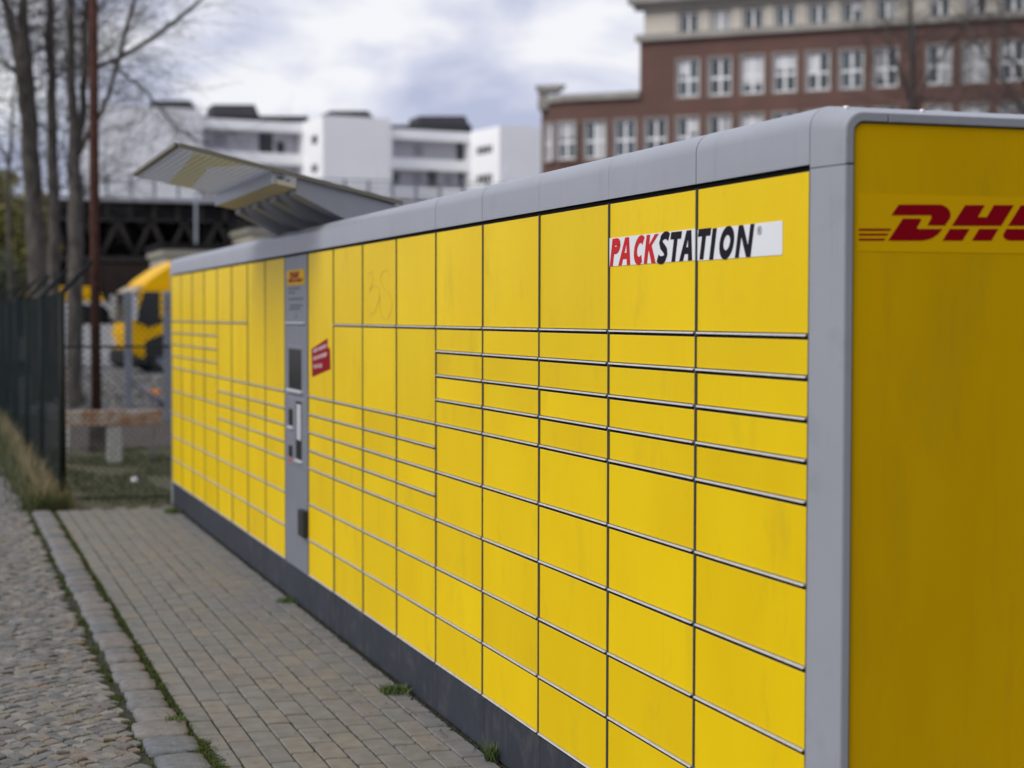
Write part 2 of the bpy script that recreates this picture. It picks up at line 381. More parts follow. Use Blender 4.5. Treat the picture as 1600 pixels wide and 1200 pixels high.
# ---- kerb: a row of uneven granite setts
def stone_mesh(name, lx, ly, h, rnd, round_=0.2, dome=0.008):
    n = 4; bm = bmesh.new(); grid = {}
    ring = []
    steps = 20
    for k in range(steps):
        a = 2*math.pi*k/steps
        c, s_ = math.cos(a), math.sin(a)
        q = 1/(abs(c)**9+abs(s_)**9)**(1/9)
        jr = 1+rnd.uniform(-0.055, 0.02)
        ring.append((c*q*lx/2*jr, s_*q*ly/2*jr))
    rings = []
    for sc_, z in ((1.0, -h), (1.0, -0.008), (0.94, 0.0), (0.55, dome)):
        rings.append([bm.verts.new((x*sc_, y*sc_, z+(rnd.uniform(-1, 1)*0.0025 if sc_ < 1 else 0))) for x, y in ring])
    for a_, b_ in zip(rings, rings[1:]):
        for k in range(steps): bm.faces.new((a_[k], a_[(k+1) % steps], b_[(k+1) % steps], b_[k])).smooth = True
    c = bm.verts.new((0, 0, dome*1.1))
    for k in range(steps): bm.faces.new((rings[-1][k], rings[-1][(k+1) % steps], c)).smooth = True
    me = bpy.data.meshes.new(name); bm.to_mesh(me); bm.free(); return me
rk = random.Random(3); y = 1.7; i = 0
while y < 26:
    ly = rk.choice((0.20, 0.23, 0.26, 0.22, 0.29, 0.17, 0.21)) * (1.25 if y < 3.5 else 1)
    wx = rk.uniform(0.145, 0.178) + (0.04 if y < 3.4 else 0)
    me = stone_mesh('kerb_stone', wx, ly-0.024, 0.05, rk, dome=0.006)
    o = link('kerb_stone', me, M['kerb'], kerb)
    o.location = (-1.125+rk.uniform(-0.008, 0.008), y+ly/2, 0.004+rk.uniform(-0.004, 0.006)); o.rotation_euler = (rk.gauss(0, .015), rk.gauss(0, .02), rk.gauss(0, 0.04))
    y += ly

# ---- small mosaic cobbles laid in slanting rows
CS = 0.055
def warp(i, j):
    u = i*CS; v = j*CS
    x = u*math.cos(0.62) - v*math.sin(0.62); y = u*math.sin(0.62) + v*math.cos(0.62)
    x += 0.05*math.sin(y*2.1)+0.03*math.sin(x*3.0+y); y += 0.06*math.sin(x*2.3+0.6)
    h = Vector((i*1.37, j*2.11, 0.3))
    jx, jy = noise.noise(h*3.1), noise.noise(h*2.7+Vector((9, 4, 2)))
    return x + jx*CS*0.42, (y + jy*CS*0.42)*1.35
cells = []
rc = random.Random(11)
for i in range(-120, 260):
    for j in range(-60, 330):
        cx, cy = warp(i+0.5, j+0.5)
        if not (-4.2 < cx < -1.255 and 0.8 < cy < 15): continue
        if cx < -2.6 and (cy < 1.5 or rc.random() < 0.0): pass
        q = [warp(i, j), warp(i+1, j), warp(i+1, j+1), warp(i, j+1)]
        if max(p[0] for p in q) > -1.222: continue
        p = project((cx, cy, 0)); vis = -10 < p[0] < 1610 and p[1] < 1210
        cells.append((0 if vis else 1, p[2], cx, cy, q))
cells.sort(key=lambda c: c[:4])
def cobble_geo(cx, cy, q, b, base=(0, 0)):
    z0 = rc.gauss(0.0, 0.003); tx, ty = rc.gauss(0, 0.05), rc.gauss(0, 0.05)
    i = len(b.v); ss = rc.uniform(0.93, 0.99)
    ring = []
    for k in range(4):        # chamfer the corners: eight points
        a = Vector(q[k])-Vector((cx, cy)); n_ = Vector(q[(k+1) % 4])-Vector((cx, cy)); p_ = Vector(q[k-1])-Vector((cx, cy))
        ring.append(a*ss*0.97 + (p_-a)*rc.uniform(0.04, 0.13)); ring.append(a*ss*0.97 + (n_-a)*rc.uniform(0.04, 0.13))
    for sc_, z in ((1.0, -0.03), (1.0, -0.005), (0.90, 0.001)):
        for a in ring: b.v.append((cx-base[0]+a.x*sc_, cy-base[1]+a.y*sc_, z0+z+a.x*tx+a.y*ty))
    b.v.append((cx-base[0], cy-base[1], z0+0.0018))
    for lv in range(2):
        for k in range(8):
            b.f.append((i+lv*8+k, i+lv*8+(k+1) % 8, i+(lv+1)*8+(k+1) % 8, i+(lv+1)*8+k)); b.sm.append(False)
    for k in range(8): b.f.append((i+16+k, i+16+(k+1) % 8, i+24)); b.sm.append(False)
crest = MB()
for n_, (a, d, cx, cy, q) in enumerate(cells):
    if n_ < 300:
        b = MB(); cobble_geo(cx, cy, q, b, (cx, cy)); o = b.build('cobble', M['cobble'], road, fix=False); o.location = (cx, cy, 0)
    else: cobble_geo(cx, cy, q, crest)
tag(crest.build('cobble_field', M['cobble'], road, fix=False), kind='stuff')

# ---- moss in the joints, one soft mass
ms = MB(); rm = random.Random(5)
def blade(b, x, y, z, h, wd, lean, an, rnd):
    dx, dy = math.cos(an)*wd/2, math.sin(an)*wd/2
    la = rnd.uniform(0, 6.28)
    lx, ly = math.cos(la)*lean*h, math.sin(la)*lean*h
    i = len(b.v)
    b.v += [(x-dx, y-dy, z), (x+dx, y+dy, z), (x+dx*0.6+lx*0.4, y+dy*0.6+ly*0.4, z+h*0.6), (x-dx*0.6+lx*0.4, y-dy*0.6+ly*0.4, z+h*0.6), (x+lx, y+ly, z+h)]
    b.f += [(i, i+1, i+2, i+3), (i+3, i+2, i+4)]; b.sm += [False, False]
for k in range(9500):
    y = 2.0+(rm.random()**1.3)*10; x = -1.022+rm.gauss(0, 0.010)
    if noise.noise(Vector((0, y*1.7, 3))) < -0.15 and rm.random() < 0.75: continue
    if noise.noise(Vector((x*9, y*4, 1))) < -0.1 and rm.random() < 0.6: continue
    blade(ms, x, y, -0.012, rm.uniform(0.008, 0.02), rm.uniform(0.004, 0.008), 0.9, rm.uniform(0, 3.1), rm)
for k in range(4500):
    y = 2.0+(rm.random()**1.3)*10; x = -1.232+rm.gauss(0, 0.014)
    if noise.noise(Vector((2, y*2.3, 3))) < 0.0 and rm.random() < 0.85: continue
    blade(ms, x, y, -0.014, rm.uniform(0.008, 0.018), rm.uniform(0.004, 0.008), 0.9, rm.uniform(0, 3.1), rm)
for k in range(26000):
    y = 2.0+(rm.random()**1.2)*11; x = -1.25-rm.random()*1.6
    if noise.noise(Vector((x*2.6, y*1.1, 7))) < 0.12: continue
    blade(ms, x, y, -0.014, rm.uniform(0.010, 0.024), rm.uniform(0.004, 0.007), 0.8, rm.uniform(0, 3.1), rm)
for k in range(5000):      # thick moss round the nearest kerb stones
    y = 2.2+rm.random()*0.9; x = -1.02+rm.gauss(0, 0.022)
    blade(ms, x, y, -0.004, rm.uniform(0.006, 0.014), rm.uniform(0.004, 0.008), 0.9, rm.uniform(0, 3.1), rm)
for k in range(14000):      # thin line of moss in the long joints of the pavers
    r = rm.randint(1, 9); y = 2+rm.random()*9; x = -0.012-PW*r+rm.gauss(0, 0.0015)
    if noise.noise(Vector((r*3.3, y*1.2, 5))) < 0.05: continue
    blade(ms, x, y, -0.012, rm.uniform(0.008, 0.014), 0.004, 0.5, rm.uniform(0, 3.1), rm)
tag(ms.build('moss', M['moss'], fix=False), 'green moss growing in the joints between kerb, cobbles and pavers', 'moss', kind='stuff')

# ================================================================== PARCEL LOCKERS
U = 0.1; CW = 0.65671; TW = 0.67862; Z0 = 0.2
locker = root_at('parcel_locker', (0.35, 5.9, 0))
tag(locker, 'long yellow and grey parcel locker wall with doors and a terminal, on the pavers', 'parcel locker')
def col_y(c): return CW*c if c <= 9 else CW*9+TW+CW*(c-10)
LEN = col_y(18)
DEP = 0.78
b = MB(); b.box(0.022, DEP-0.02, 0.0, LEN-0.03, 0.02, 2.09); b.build('carcass', M['carcass'], locker)
layoutA = [4, 1, 1, 1, 1, 2, 2, 2, 2, 2]; layoutB = [4, 4, 1, 1, 1, 1, 2, 2, 2]; layoutC = [8, 1, 1, 1, 1, 2, 2, 2]
lay = {c: layoutA for c in range(5)}
for c in (5, 6, 7, 12, 13): lay[c] = layoutB
for c in (8, 10, 11): lay[c] = layoutC
for c in (14, 15, 16, 17): lay[c] = layoutA
GY, GZ = 0.0108, 0.0150
M['door_edge'] = mat('dark_door_edge', (0.05, 0.045, 0.03), 0.6)
door_me, rail_me = {}, None
for h in (1, 2, 4, 8):
    me = cbox_mesh('door', 0.0, 0.020, -CW/2+GY/2, CW/2-GY/2, -h*U+GZ, 0, 0.0025, 2)
    me.materials.append(M['yellow']); me.materials.append(M['door_edge']); door_me[h] = me
    for pl in me.polygons: pl.material_index = 0 if pl.normal.x < -0.6 else 1
rb = MB(); zb = -0.0005
rb.prism([(-0.0035, -CW/2+0.020, zb-0.0064), (-0.0035, -CW/2+0.013, zb-0.0015), (-0.0035, CW/2-0.004, zb-0.0015), (-0.0035, CW/2-0.004, zb-0.0064)], (0.020, 0, 0))
rail_me = rb.mesh('edge_rail'); rail_me.materials.append(M['chrome'])
_bm = bmesh.new(); _bm.from_mesh(rail_me); bmesh.ops.recalc_face_normals(_bm, faces=_bm.faces); _bm.to_mesh(rail_me); _bm.free()
rd = random.Random(21); doors = {}
for c, hs in lay.items():
    z = Z0+18*U; yc = col_y(c)+CW/2
    for k, h in enumerate(hs):
        d = link('door', door_me[h], None, locker)
        d.location = (rd.gauss(0, 0.0006), yc, z-0.002)
        flat = (c, k) in ((0, 0), (1, 0), (8, 0), (7, 0), (6, 0), (5, 0), (4, 0), (3, 0)); tilt_a, tilt_b = rd.gauss(0, 0.0014), rd.gauss(0, 0.0022)
        d.rotation_euler = (0, 0, 0) if flat else (0, tilt_a, tilt_b)
        if flat: d.location.x = 0
        doors[(c, k)] = d
        r = bpy.data.objects.new('edge_rail', rail_me); COL.objects.link(r); r.parent = d
        r.location = (0, 0, -h*U+GZ)
        z -= h*U
# vertical steel strips between the columns
for c in range(0, 19):
    if c == 9 or c == 10: pass
    b = MB(); y = col_y(c); b.box(-0.0046, 0.0215, y-0.0020, y+0.0026, Z0, Z0+18*U); b.build('mullion', M['mullion'], locker)
# plinth
for c in range(18):
    y0, y1 = col_y(c), col_y(c+1)
    me = cbox_mesh('plinth_panel', 0.004, 0.03, y0+0.0025, y1-0.0025, 0.0, Z0-0.006, 0.002)
    link('plinth_panel', me, M['plinth'], locker)
# roof cap, one length per column
def cap_profile(dx=0.0, dz=0.0, r=0.055, zb=2.013, xb=DEP+0.01):
    pts = [Vector((dx-0.004, 0, zb)), Vector((dx-0.004, 0, 2.152-dz-r))]
    for k in range(1, 9):
        a = math.pi/2*k/8
        pts.append(Vector((dx-0.004+r-r*math.cos(a), 0, 2.152-dz-r+r*math.sin(a))))
    for k in range(0, 9):
        a = math.pi/2*k/8
        pts.append(Vector((xb-dx-r+r*math.sin(a), 0, 2.152-dz-r+r*math.cos(a))))
    pts += [Vector((xb-dx, 0, zb))]
    return pts
def smooth_prism(b, pa, pb):
    i = len(b.v); n = len(pa)
    b.v += [tuple(p) for p in pa]+[tuple(p) for p in pb]
    for k in range(n-1):
        b.f.append((i+k, i+k+1, i+n+k+1, i+n+k)); b.sm.append(1 <= k <= 8 or 10 <= k <= 17 or False)
    b.f.append((i+n-1, i, i+n, i+2*n-1)); b.sm.append(False)
    b.f.append(tuple(i+k for k in range(n))); b.f.append(tuple(i+n+k for k in range(n))); b.sm += [False, False]
def sharpen(o, a=32):
    for pl in o.data.polygons: pl.use_smooth = True
    o.data.set_sharp_from_angle(angle=rad(a))
wide = {0, 1, 4, 5}
for c in range(18):
    y0 = col_y(c)+(0.0028 if c in wide else 0.0008); y1 = col_y(c+1)-(0.0028 if c+1 in wide else 0.0008)
    b = MB(); pr = cap_profile()
    smooth_prism(b, [p+Vector((0, y0, 0)) for p in pr], [p+Vector((0, y1, 0)) for p in pr])
    o = b.build('roof_cap', M['grey'], locker); sharpen(o)
b = MB(); b.box(0.004, DEP-0.02, 0.004, LEN-0.02, 2.013, 2.09); b.build('cap_core', M['carcass'], locker)
# far end wall
me = cbox_mesh('far_end_wall', -0.004, DEP+0.01, LEN+0.001, LEN+0.045, 0.0, 2.13, 0.01, 2); link('far_end_wall', me, M['grey'], locker)
b = MB(); b.box(DEP-0.019, DEP+0.005, 0.002, LEN-0.002, 0.0, 2.012); b.build('back_wall', M['grey'], locker)

# near end: tapering grey frame round a yellow panel
YE = -0.140
def arch(dx, dz, r, zb, full=True):
    p = cap_profile(dx, dz, r, zb); return p
outer0 = cap_profile(0, 0, 0.055, 0.0); outer1 = cap_profile(0.019, 0.029, 0.045, 0.0)
inner1 = cap_profile(0.040, 0.050, 0.026, 0.0)
def frame_piece(name, sel, ylo=-0.001):
    # sel: index range in the profile, clipped ends given as (z0,z1) or (x0,x1)
    b = MB()
    A, B, I = sel
    A = [p+Vector((0, ylo, 0)) for p in A]; B = [p+Vector((0, YE, 0)) for p in B]; Q = [p+Vector((0, YE, 0)) for p in I]; Q2 = [p+Vector((0, YE+0.02, 0)) for p in I]
    n = len(A)
    for a, c_ in ((A, B), (B, Q), (Q, Q2)):
        for k in range(n-1): b.poly([a[k], a[k+1], c_[k+1], c_[k]], smooth=(n > 2 and a is A))
    for k in (0, n-1): b.poly([A[k], B[k], Q[k], Q2[k]])
    me = b.mesh(name); bm = bmesh.new(); bm.from_mesh(me)
    bmesh.ops.remove_doubles(bm, verts=bm.verts, dist=1e-5); bmesh.ops.recalc_face_normals(bm, faces=bm.faces)
    es = [e_ for e_ in bm.edges if len(e_.link_faces) == 2 and all(abs(v.co.y-YE) < 1e-6 for v in e_.verts) and e_.calc_face_angle(0) > 0.5]
    bmesh.ops.bevel(bm, geom=es, offset=0.0022, segments=2, affect='EDGES')
    bm.to_mesh(me); bm.free(); o = link(name, me, M['grey'], locker); sharpen(o); return o
def vline(x, z0, z1): return [Vector((x, 0, z0)), Vector((x, 0, z1))]
ZJ = 2.0035
frame_piece('corner_post', (vline(outer0[0].x, Z0, ZJ-0.0012), vline(outer1[0].x, Z0, ZJ-0.0012), vline(inner1[0].x, Z0, ZJ-0.0012)))
XJ = 0.125
def corner_pts(prof, x_end):
    p = [Vector((prof[0].x, 0, ZJ+0.0012))]+prof[1:10]+[Vector((x_end, 0, prof[9].z))]; return p
frame_piece('corner_cap', (corner_pts(outer0, XJ-0.001), corner_pts(outer1, XJ-0.001), corner_pts(inner1, XJ-0.001)))
xr = DEP+0.01-0.12
def hline(prof, x0, x1): return [Vector((x0, 0, prof[9].z)), Vector((x1, 0, prof[9].z))]
frame_piece('end_top_rail', (hline(outer0, XJ+0.001, xr), hline(outer1, XJ+0.001, xr), hline(inner1, XJ+0.001, xr)))
def rcorner(prof): return [Vector((xr+0.002, 0, prof[10].z))]+prof[10:19]+[Vector((prof[19].x, 0, Z0))]
frame_piece('corner_post', (rcorner(outer0), rcorner(outer1), rcorner(inner1)))
b = MB(); b.box(0.012, DEP-0.012, -0.118, -0.001, 0.0, Z0-0.006); b.build('plinth_panel', M['plinth'], locker)
# end panel with rounded upper corners, recessed a little behind the frame
pp = cap_profile(0.0432, 0.0532, 0.024, Z0+0.004)
b = MB(); b.prism([p+Vector((0, YE+0.006, 0)) for p in pp], (0, 0.02, 0)); b.build('end_panel', M['yellow_end_shaded'], locker)
b = MB(); b.box(0.02, DEP-0.02, YE+0.0275, -0.002, Z0, 2.08); b.build('end_core', M['carcass'], locker)
# screw heads on the roof edge
for px in (1322, 1441):
    q = at_y(px, 170, -0.05)
    b = MB(); b.tube([(q.x, -0.05, 2.138), (q.x, -0.05, 2.1475)], 0.006, 8); b.build('screw', M['chrome'], locker)

# ---- courier emblem on the end panel (letters as flat shapes)
def arcpts(cx, cy, rx, ry, a0, a1, n=8):
    return [(cx+rx*math.cos(rad(a0+(a1-a0)*k/n)), cy+ry*math.sin(rad(a0+(a1-a0)*k/n))) for k in range(n+1)]
EMB = [
    [(705, 318), (990, 318)] + arcpts(990, 392, 86, 74, -90, 20, 8) + [(1035, 468), (910, 468), (938, 415), (940, 404), (932, 395), (653, 395)],
    [(735, 418), (855, 418), (866, 425), (864, 434), (835, 483), (842, 492), (1018, 492)] + [(985, 530), (945, 558), (900, 572), (870, 576)] + [(630, 576)],
    [(1180, 322), (1320, 322), (1270, 408), (1335, 408), (1385, 322), (1527, 322), (1437, 470), (1085, 470)],
    [(1070, 492), (1213, 492), (1160, 576), (1018, 576)],
    [(1280, 492), (1417, 492), (1367, 576), (1228, 576)],
    [(1578, 324), (1718, 324), (1628, 470), (1487, 470)],
    [(1475, 492), (1900, 492), (1850, 576), (1500, 576), (1470, 568), (1452, 548), (1452, 530)],
    [(420, 490), (652, 490), (642, 506), (420, 506)], [(420, 525), (632, 525), (622, 540), (420, 540)], [(420, 560), (610, 560), (600, 576), (420, 576)],
    [(1925, 490), (2140, 490), (2140, 506), (1915, 506)], [(1903, 525), (2140, 525), (2140, 540), (1894, 540)], [(1882, 560), (2140, 560), (2140, 576), (1872, 576)]]
YP = YE+0.006
def tri_fill(b, pts3, nrm_off):
    b.poly([p+nrm_off for p in pts3])
def em_px(p): return (1250+p[0]/4.5714, 250+p[1]/4.5714)
q0 = at_y(1342, 302, YP); q1 = at_y(1342, 392.5, YP)
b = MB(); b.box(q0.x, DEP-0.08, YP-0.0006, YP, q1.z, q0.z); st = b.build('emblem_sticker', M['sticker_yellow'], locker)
def flatten(b):
    pass
b = MB()
for pl in EMB:
    pts = []
    for p in pl:
        v = at_y(*em_px(p), YP-0.001); v.x = min(v.x, DEP-0.085); pts.append(v)
    b.prism(pts, (0, 0.0003, 0))
b.build('emblem_lettering', M['red'], locker)

# ---- PACKSTATION strip across two doors
def strip(y0, y1, z0, z1, name, m, x=-0.0014, th=0.0006):
    b = MB(); b.box(x, x+th, y1, y0, z0, z1); return b.build(name, m, locker)
strip(1.3085, 0.6640, 1.8065, 1.8925, 'white_strip', M['white'])
strip(0.6500, 0.1450, 1.8045, 1.8880, 'white_strip', M['white'])
def stroke(pts, w_, closed=False):
    out = []; n = len(pts)
    L_, R_ = [], []
    for k in range(n):
        if closed: t = Vector(pts[(k+1) % n])-Vector(pts[k-1])
        else: t = Vector(pts[min(k+1, n-1)])-Vector(pts[max(k-1, 0)])
        t.normalize(); nn = Vector((-t.y, t.x))
        L_.append(Vector(pts[k])+nn*w_/2); R_.append(Vector(pts[k])-nn*w_/2)
    rng = range(n if closed else n-1)
    return [[L_[k], L_[(k+1) % n], R_[(k+1) % n], R_[k]] for k in rng]
def glyph(ch, W_, H_, t):
    Q = []
    bx = lambda x0, y0, x1, y1: Q.append([Vector((x0, y0)), Vector((x1, y0)), Vector((x1, y1)), Vector((x0, y1))])
    if ch == 'I': bx(0, 0, t, H_)
    if ch == 'T': bx((W_-t)/2, 0, (W_+t)/2, H_-t*0.8); bx(0, H_-t*0.8, W_, H_)
    if ch == 'P':
        bx(0, 0, t, H_)
        c = [(t*0.8, H_-t*0.4), (W_*0.5, H_-t*0.4)] + [(W_*0.5+(W_*0.5-t/2)*math.sin(a), H_*0.72-t*0.0+(H_*0.28-t*0.4)*math.cos(a)) for a in [math.pi*k/8 for k in range(1, 8)]] + [(W_*0.5, H_*0.44+t*0.4), (t*0.8, H_*0.44+t*0.4)]
        Q += stroke(c, t*0.86)
    if ch == 'A':
        Q.append([Vector((0, 0)), Vector((t*1.05, 0)), Vector((W_/2+t*0.25, H_)), Vector((W_/2-t*0.60, H_))])
        Q.append([Vector((W_-t*1.05, 0)), Vector((W_, 0)), Vector((W_/2+t*0.60, H_)), Vector((W_/2-t*0.25, H_))])
        bx(W_*0.24, H_*0.22, W_*0.76, H_*0.22+t*0.72)
    if ch == 'K':
        bx(0, 0, t, H_)
        Q.append([Vector((t*0.9, H_*0.42)), Vector((t*0.9, H_*0.62)), Vector((W_-t*1.1, H_)), Vector((W_, H_))])
        Q.append([Vector((t*1.0, H_*0.50)), Vector((t*1.6, H_*0.68)), Vector((W_, 0)), Vector((W_-t*1.2, 0))])
    if ch == 'N':
        bx(0, 0, t*0.9, H_); bx(W_-t*0.9, 0, W_, H_)
        Q.append([Vector((0, H_)), Vector((t*1.0, H_)), Vector((W_, 0)), Vector((W_-t*1.0, 0))])
    if ch == 'O':
        c = [(W_/2+(W_-t)/2*math.cos(2*math.pi*k/20), H_/2+(H_*1.03-t*0.85)/2*math.sin(2*math.pi*k/20)) for k in range(20)]
        Q += stroke(c, t*0.92, True)
    if ch == 'C':
        c = [(W_*0.56+(W_*1.1-t)/2*math.cos(a), H_/2+(H_*1.03-t*0.85)/2*math.sin(a)) for a in [rad(52+(308-52)*k/14) for k in range(15)]]
        Q += stroke(c, t*0.9)
    if ch == 'S':
        c = [(W_*0.92, H_*0.84), (W_*0.7, H_*0.915), (W_*0.45, H_*0.92), (W_*0.23, H_*0.83), (W_*0.18, H_*0.70), (W_*0.30, H_*0.58), (W_*0.55, H_*0.47), (W_*0.74, H_*0.37), (W_*0.80, H_*0.26), (W_*0.72, H_*0.14), (W_*0.50, H_*0.08), (W_*0.25, H_*0.09), (W_*0.05, H_*0.16)]
        Q += stroke(c, t*0.86)
    return Q
ZB, HH, SH = 1.807, 0.083, 0.27
def letters(spec, m, name):
    for ch, y_, W_ in spec:
        b = MB()
        for n_, qd in enumerate(glyph(ch, W_, HH, 0.0258)):
            xx = -0.0022-0.00003*n_
            b.prism([Vector((xx, y_-(p.x+p.y*SH), ZB+(p.y if y_ > .66 else p.y-0.002))) for p in qd], (0.0007, 0, 0))
        b.build(name, m, locker)
letters([('P', 1.3045, .073), ('A', 1.233, .096), ('C', 1.120, .084), ('K', 1.032, .090)], M['red_bright'], 'letter')
letters([('S', 0.934, .076), ('T', 0.852, .075), ('A', 0.773, .088), ('T', 0.664, .081), ('I', 0.573, .0275), ('O', 0.519, .090), ('N', 0.413, .092)], M['black'], 'letter')
b = MB()
cy_, cz_ = 0.270, 1.869
for qd in stroke([(0.0125*math.cos(2*math.pi*k/18), 0.0105*math.sin(2*math.pi*k/18)) for k in range(18)], 0.0013, True):
    b.prism([Vector((-0.0022, cy_-p.x, cz_+p.y)) for p in qd], (0.0007, 0, 0))
for qd in stroke([(-0.004, -0.006), (-0.004, 0.006)], 0.0018)+stroke([(-0.004, 0.0055), (0.002, 0.0055), (0.004, 0.003), (0.002, 0.0005), (-0.004, 0.0005)], 0.0015)+stroke([(0, 0.0005), (0.004, -0.006)], 0.0018):
    b.prism([Vector((-0.00225, cy_-p.x, cz_+p.y)) for p in qd], (0.0007, 0, 0))
b.build('registered_mark', M['black'], locker)

# ---- red notice on the door next to the terminal
b = MB(); b.prism([Vector((-0.0016, y_, z_)) for y_, z_ in ((5.819, 1.472), (5.405, 1.535), (5.400, 1.487), (5.345, 1.483), (5.330, 1.375), (5.803, 1.318))], (0.0008, 0, 0))
nt_ = b.build('red_notice', M['red'], locker)
b = MB(); rn = random.Random(2)
for z_a, z_b, n_ in ((1.447, 1.492, 9), (1.405, 1.447, 9), (1.362, 1.386, 6)):
    for k in range(n_):
        f0 = 0.06+0.88*k/9.6; f1 = f0+0.088*rn.uniform(0.55, 0.85)
        ya, yb = 5.79-(5.79-5.36)*f0, 5.79-(5.79-5.36)*f1
        za = z_a+(z_b-z_a)*f0; h_ = 0.022
        b.prism([Vector((-0.0022, ya, za)), Vector((-0.0022, yb, za+0.004)), Vector((-0.0022, yb, za+0.004+h_)), Vector((-0.0022, ya, za+h_))], (0.0005, 0, 0))
b.build('notice_lettering', mat('faded_white_print', (0.55, 0.38, 0.40), 0.5), locker)

# ---- faint scratched tag on a door
gt = MB()
def tagline(pts, w_=0.006):
    for n_, qd in enumerate(stroke([Vector(p) for p in pts], w_)):
        gt.prism([Vector((-0.0012-n_*0.00001, p.x, p.y)) for p in qd], (0.0006, 0, 0))
def gp(px, py): v = at_x(px, py, 0); return (v.y, v.z)
tagline([gp(*q) for q in ((574, 430), (582, 424), (583, 440), (577, 455), (584, 446), (592, 449), (593, 466), (586, 488), (577, 492), (574, 480))])
tagline([gp(*q) for q in ((611, 430), (606, 421), (598, 424), (594, 436), (598, 448), (607, 458), (613, 470), (612, 486), (605, 499), (597, 496), (594, 480), (594, 460))])
gt.build('scratched_tag', mat('faint_marker_line', (0.70, 0.46, 0.015), 0.5), locker)

# ---- terminal column
ty0, ty1 = col_y(9), col_y(10)
def tp(px, py): v = at_x(px, py, 0); return v
tb = MB(); me = cbox_mesh('terminal_panel', -0.004, 0.02, ty0+0.012, ty1-0.012, Z0, Z0+18*U-0.002, 0.003); link('terminal_panel', me, M['grey_dark'], locker)
M['terminal'] = mat('terminal_grey', (0.20, 0.215, 0.25), 0.45, var=0.08, scale=4)
me.materials.clear(); me.materials.append(M['terminal'])
def tbox(name, px0, px1, py0, py1, x0, x1, m, bv=0.003):
    a = tp(px0, py0); c = tp(px1, py1); mid = tp((px0+px1)/2, py0); mid2 = tp((px0+px1)/2, py1)
    me = cbox_mesh(name, x0, x1, c.y, a.y, mid2.z, mid.z, bv, 1); return link(name, me, m, locker)
tbox('sign_plate', 450, 477.5, 421.5, 445.5, -0.008, -0.003, M['sticker_yellow'])
sb = MB(); va, vc = tp(451.5, 426), tp(476, 440)
for pl in EMB:
    pts = []
    for p in pl:
        fx, fy = (p[0]-420)/(2140-420), (p[1]-318)/(576-318)
        pts.append(Vector((-0.0092, va.y+(vc.y-va.y)*fx, va.z+(vc.z-va.z)*fy)))
    sb.prism(pts, (0.001, 0, 0))
sb.build('sign_lettering', M['red'], locker)
tl = MB()
for py, x0, x1 in ((450, 452, 470), (456, 452, 462), (466, 452, 475), (476, 454, 474), (481, 453, 470)):
    a = tp(x0, py); c = tp(x1, py+2.2)
    tl.box(-0.0047, -0.0038, c.y, a.y, a.z-0.012, a.z)
tl.build('instruction_lettering', mat('grey_print', (0.10, 0.11, 0.13), 0.6), locker)
tbox('camera_lens', 461.5, 464.5, 491, 499, -0.006, 0.0, M['screen'])
tbox('ledge', 449, 478, 503.5, 506.5, -0.016, 0.0, M['pale'])
tbox('screen_surround', 451, 475, 540, 614, -0.007, 0.0, M['terminal'])
tbox('screen', 453.2, 473, 545, 608.5, -0.0095, 0.0, M['screen'])
tbox('screen_ledge', 452, 474.5, 609, 613.5, -0.022, 0.0, M['pale'])
tbox('keypad_surround', 450, 478, 622, 730, -0.007, 0.0, M['terminal'])
tbox('card_slot', 453, 459.5, 638, 665, -0.0095, 0.0, M['screen'])
tbox('slot_ledge', 452.5, 460, 666, 670, -0.018, 0.0, M['pale'])
tbox('receipt_slot', 453, 459, 695, 714, -0.0095, 0.0, M['screen'])
tbox('red_mark', 452.5, 458.5, 717, 721, -0.0085, 0.0, M['red_bright'])
tbox('printer_hatch', 464.5, 473.5, 627, 718, -0.0095, 0.0, M['screen'])
tbox('printer_flap', 466.5, 472.5, 632, 688, -0.0125, 0.0, M['pale'])
tbox('slot_ledge', 464, 474, 719, 723, -0.018, 0.0, M['pale'])
tbox('lock_cover', 474.5, 482.5, 797, 838, -0.035, 0.0, M['rubber'], 0.004)

# ---- canopy above the terminal
YN, YF = 5.5, 7.5
A_ = Vector((-0.776, 0, 2.526)); C_ = Vector((-0.262, 0, 2.424)); B_ = Vector((0.43, 0, 2.252))
def plate(name, p, q, y0, y1, th, m):
    d = (q-p).normalized(); n_ = Vector((-d.z, 0, d.x))
    if n_.z < 0: n_ = -n_
    b = MB(); b.prism([p+Vector((0, y0, 0)), q+Vector((0, y0, 0)), q+Vector((0, y0, 0))+n_*th, p+Vector((0, y0, 0))+n_*th], (0, y1-y0, 0)); return b.build(name, m, locker)
plate('canopy_sheet', A_, C_, YN, YF, 0.012, M['film'])
dA = C_-A_
def slat_pt(f): return A_+dA*f-Vector((0, 0, 0.0035))
# printed band of yellow film on the underside (two tapering pieces)
def film_poly(name, quad_, m):
    b = MB(); pts = [A_+dA*f+Vector((0, YN+(YF-YN)*g_, -0.004)) for f, g_ in quad_]
    b.prism(pts, (0, 0, 0.003)); b.build(name, m, locker)
film_poly('yellow_film', ((0.20, 0.02), (0.72, 0.02), (0.44, 0.34), (0.52, 0.36), (0.66, 0.98), (0.40, 0.98)), M['film_yellow'])
for k in range(1, 16):
    f = k/16; p = A_+dA*f
    b = MB(); b.tube([p+Vector((0, YN+0.01, -0.006)), p+Vector((0, YF-0.01, -0.006))], 0.0018, 4); b.build('canopy_rib', M['grey_metal'], locker)
M['edge'] = mat('olive_edge_trim', (0.14, 0.13, 0.10), 0.6)
plate('edge_trim', A_-Vector((0.012, 0, -0.003)), A_+Vector((0.010, 0, -0.002)), YN, YF, 0.022, M['edge'])
plate('edge_trim', A_+Vector((0.012, 0, 0)), B_, YN-0.014, YN-0.001, 0.022, M['edge'])
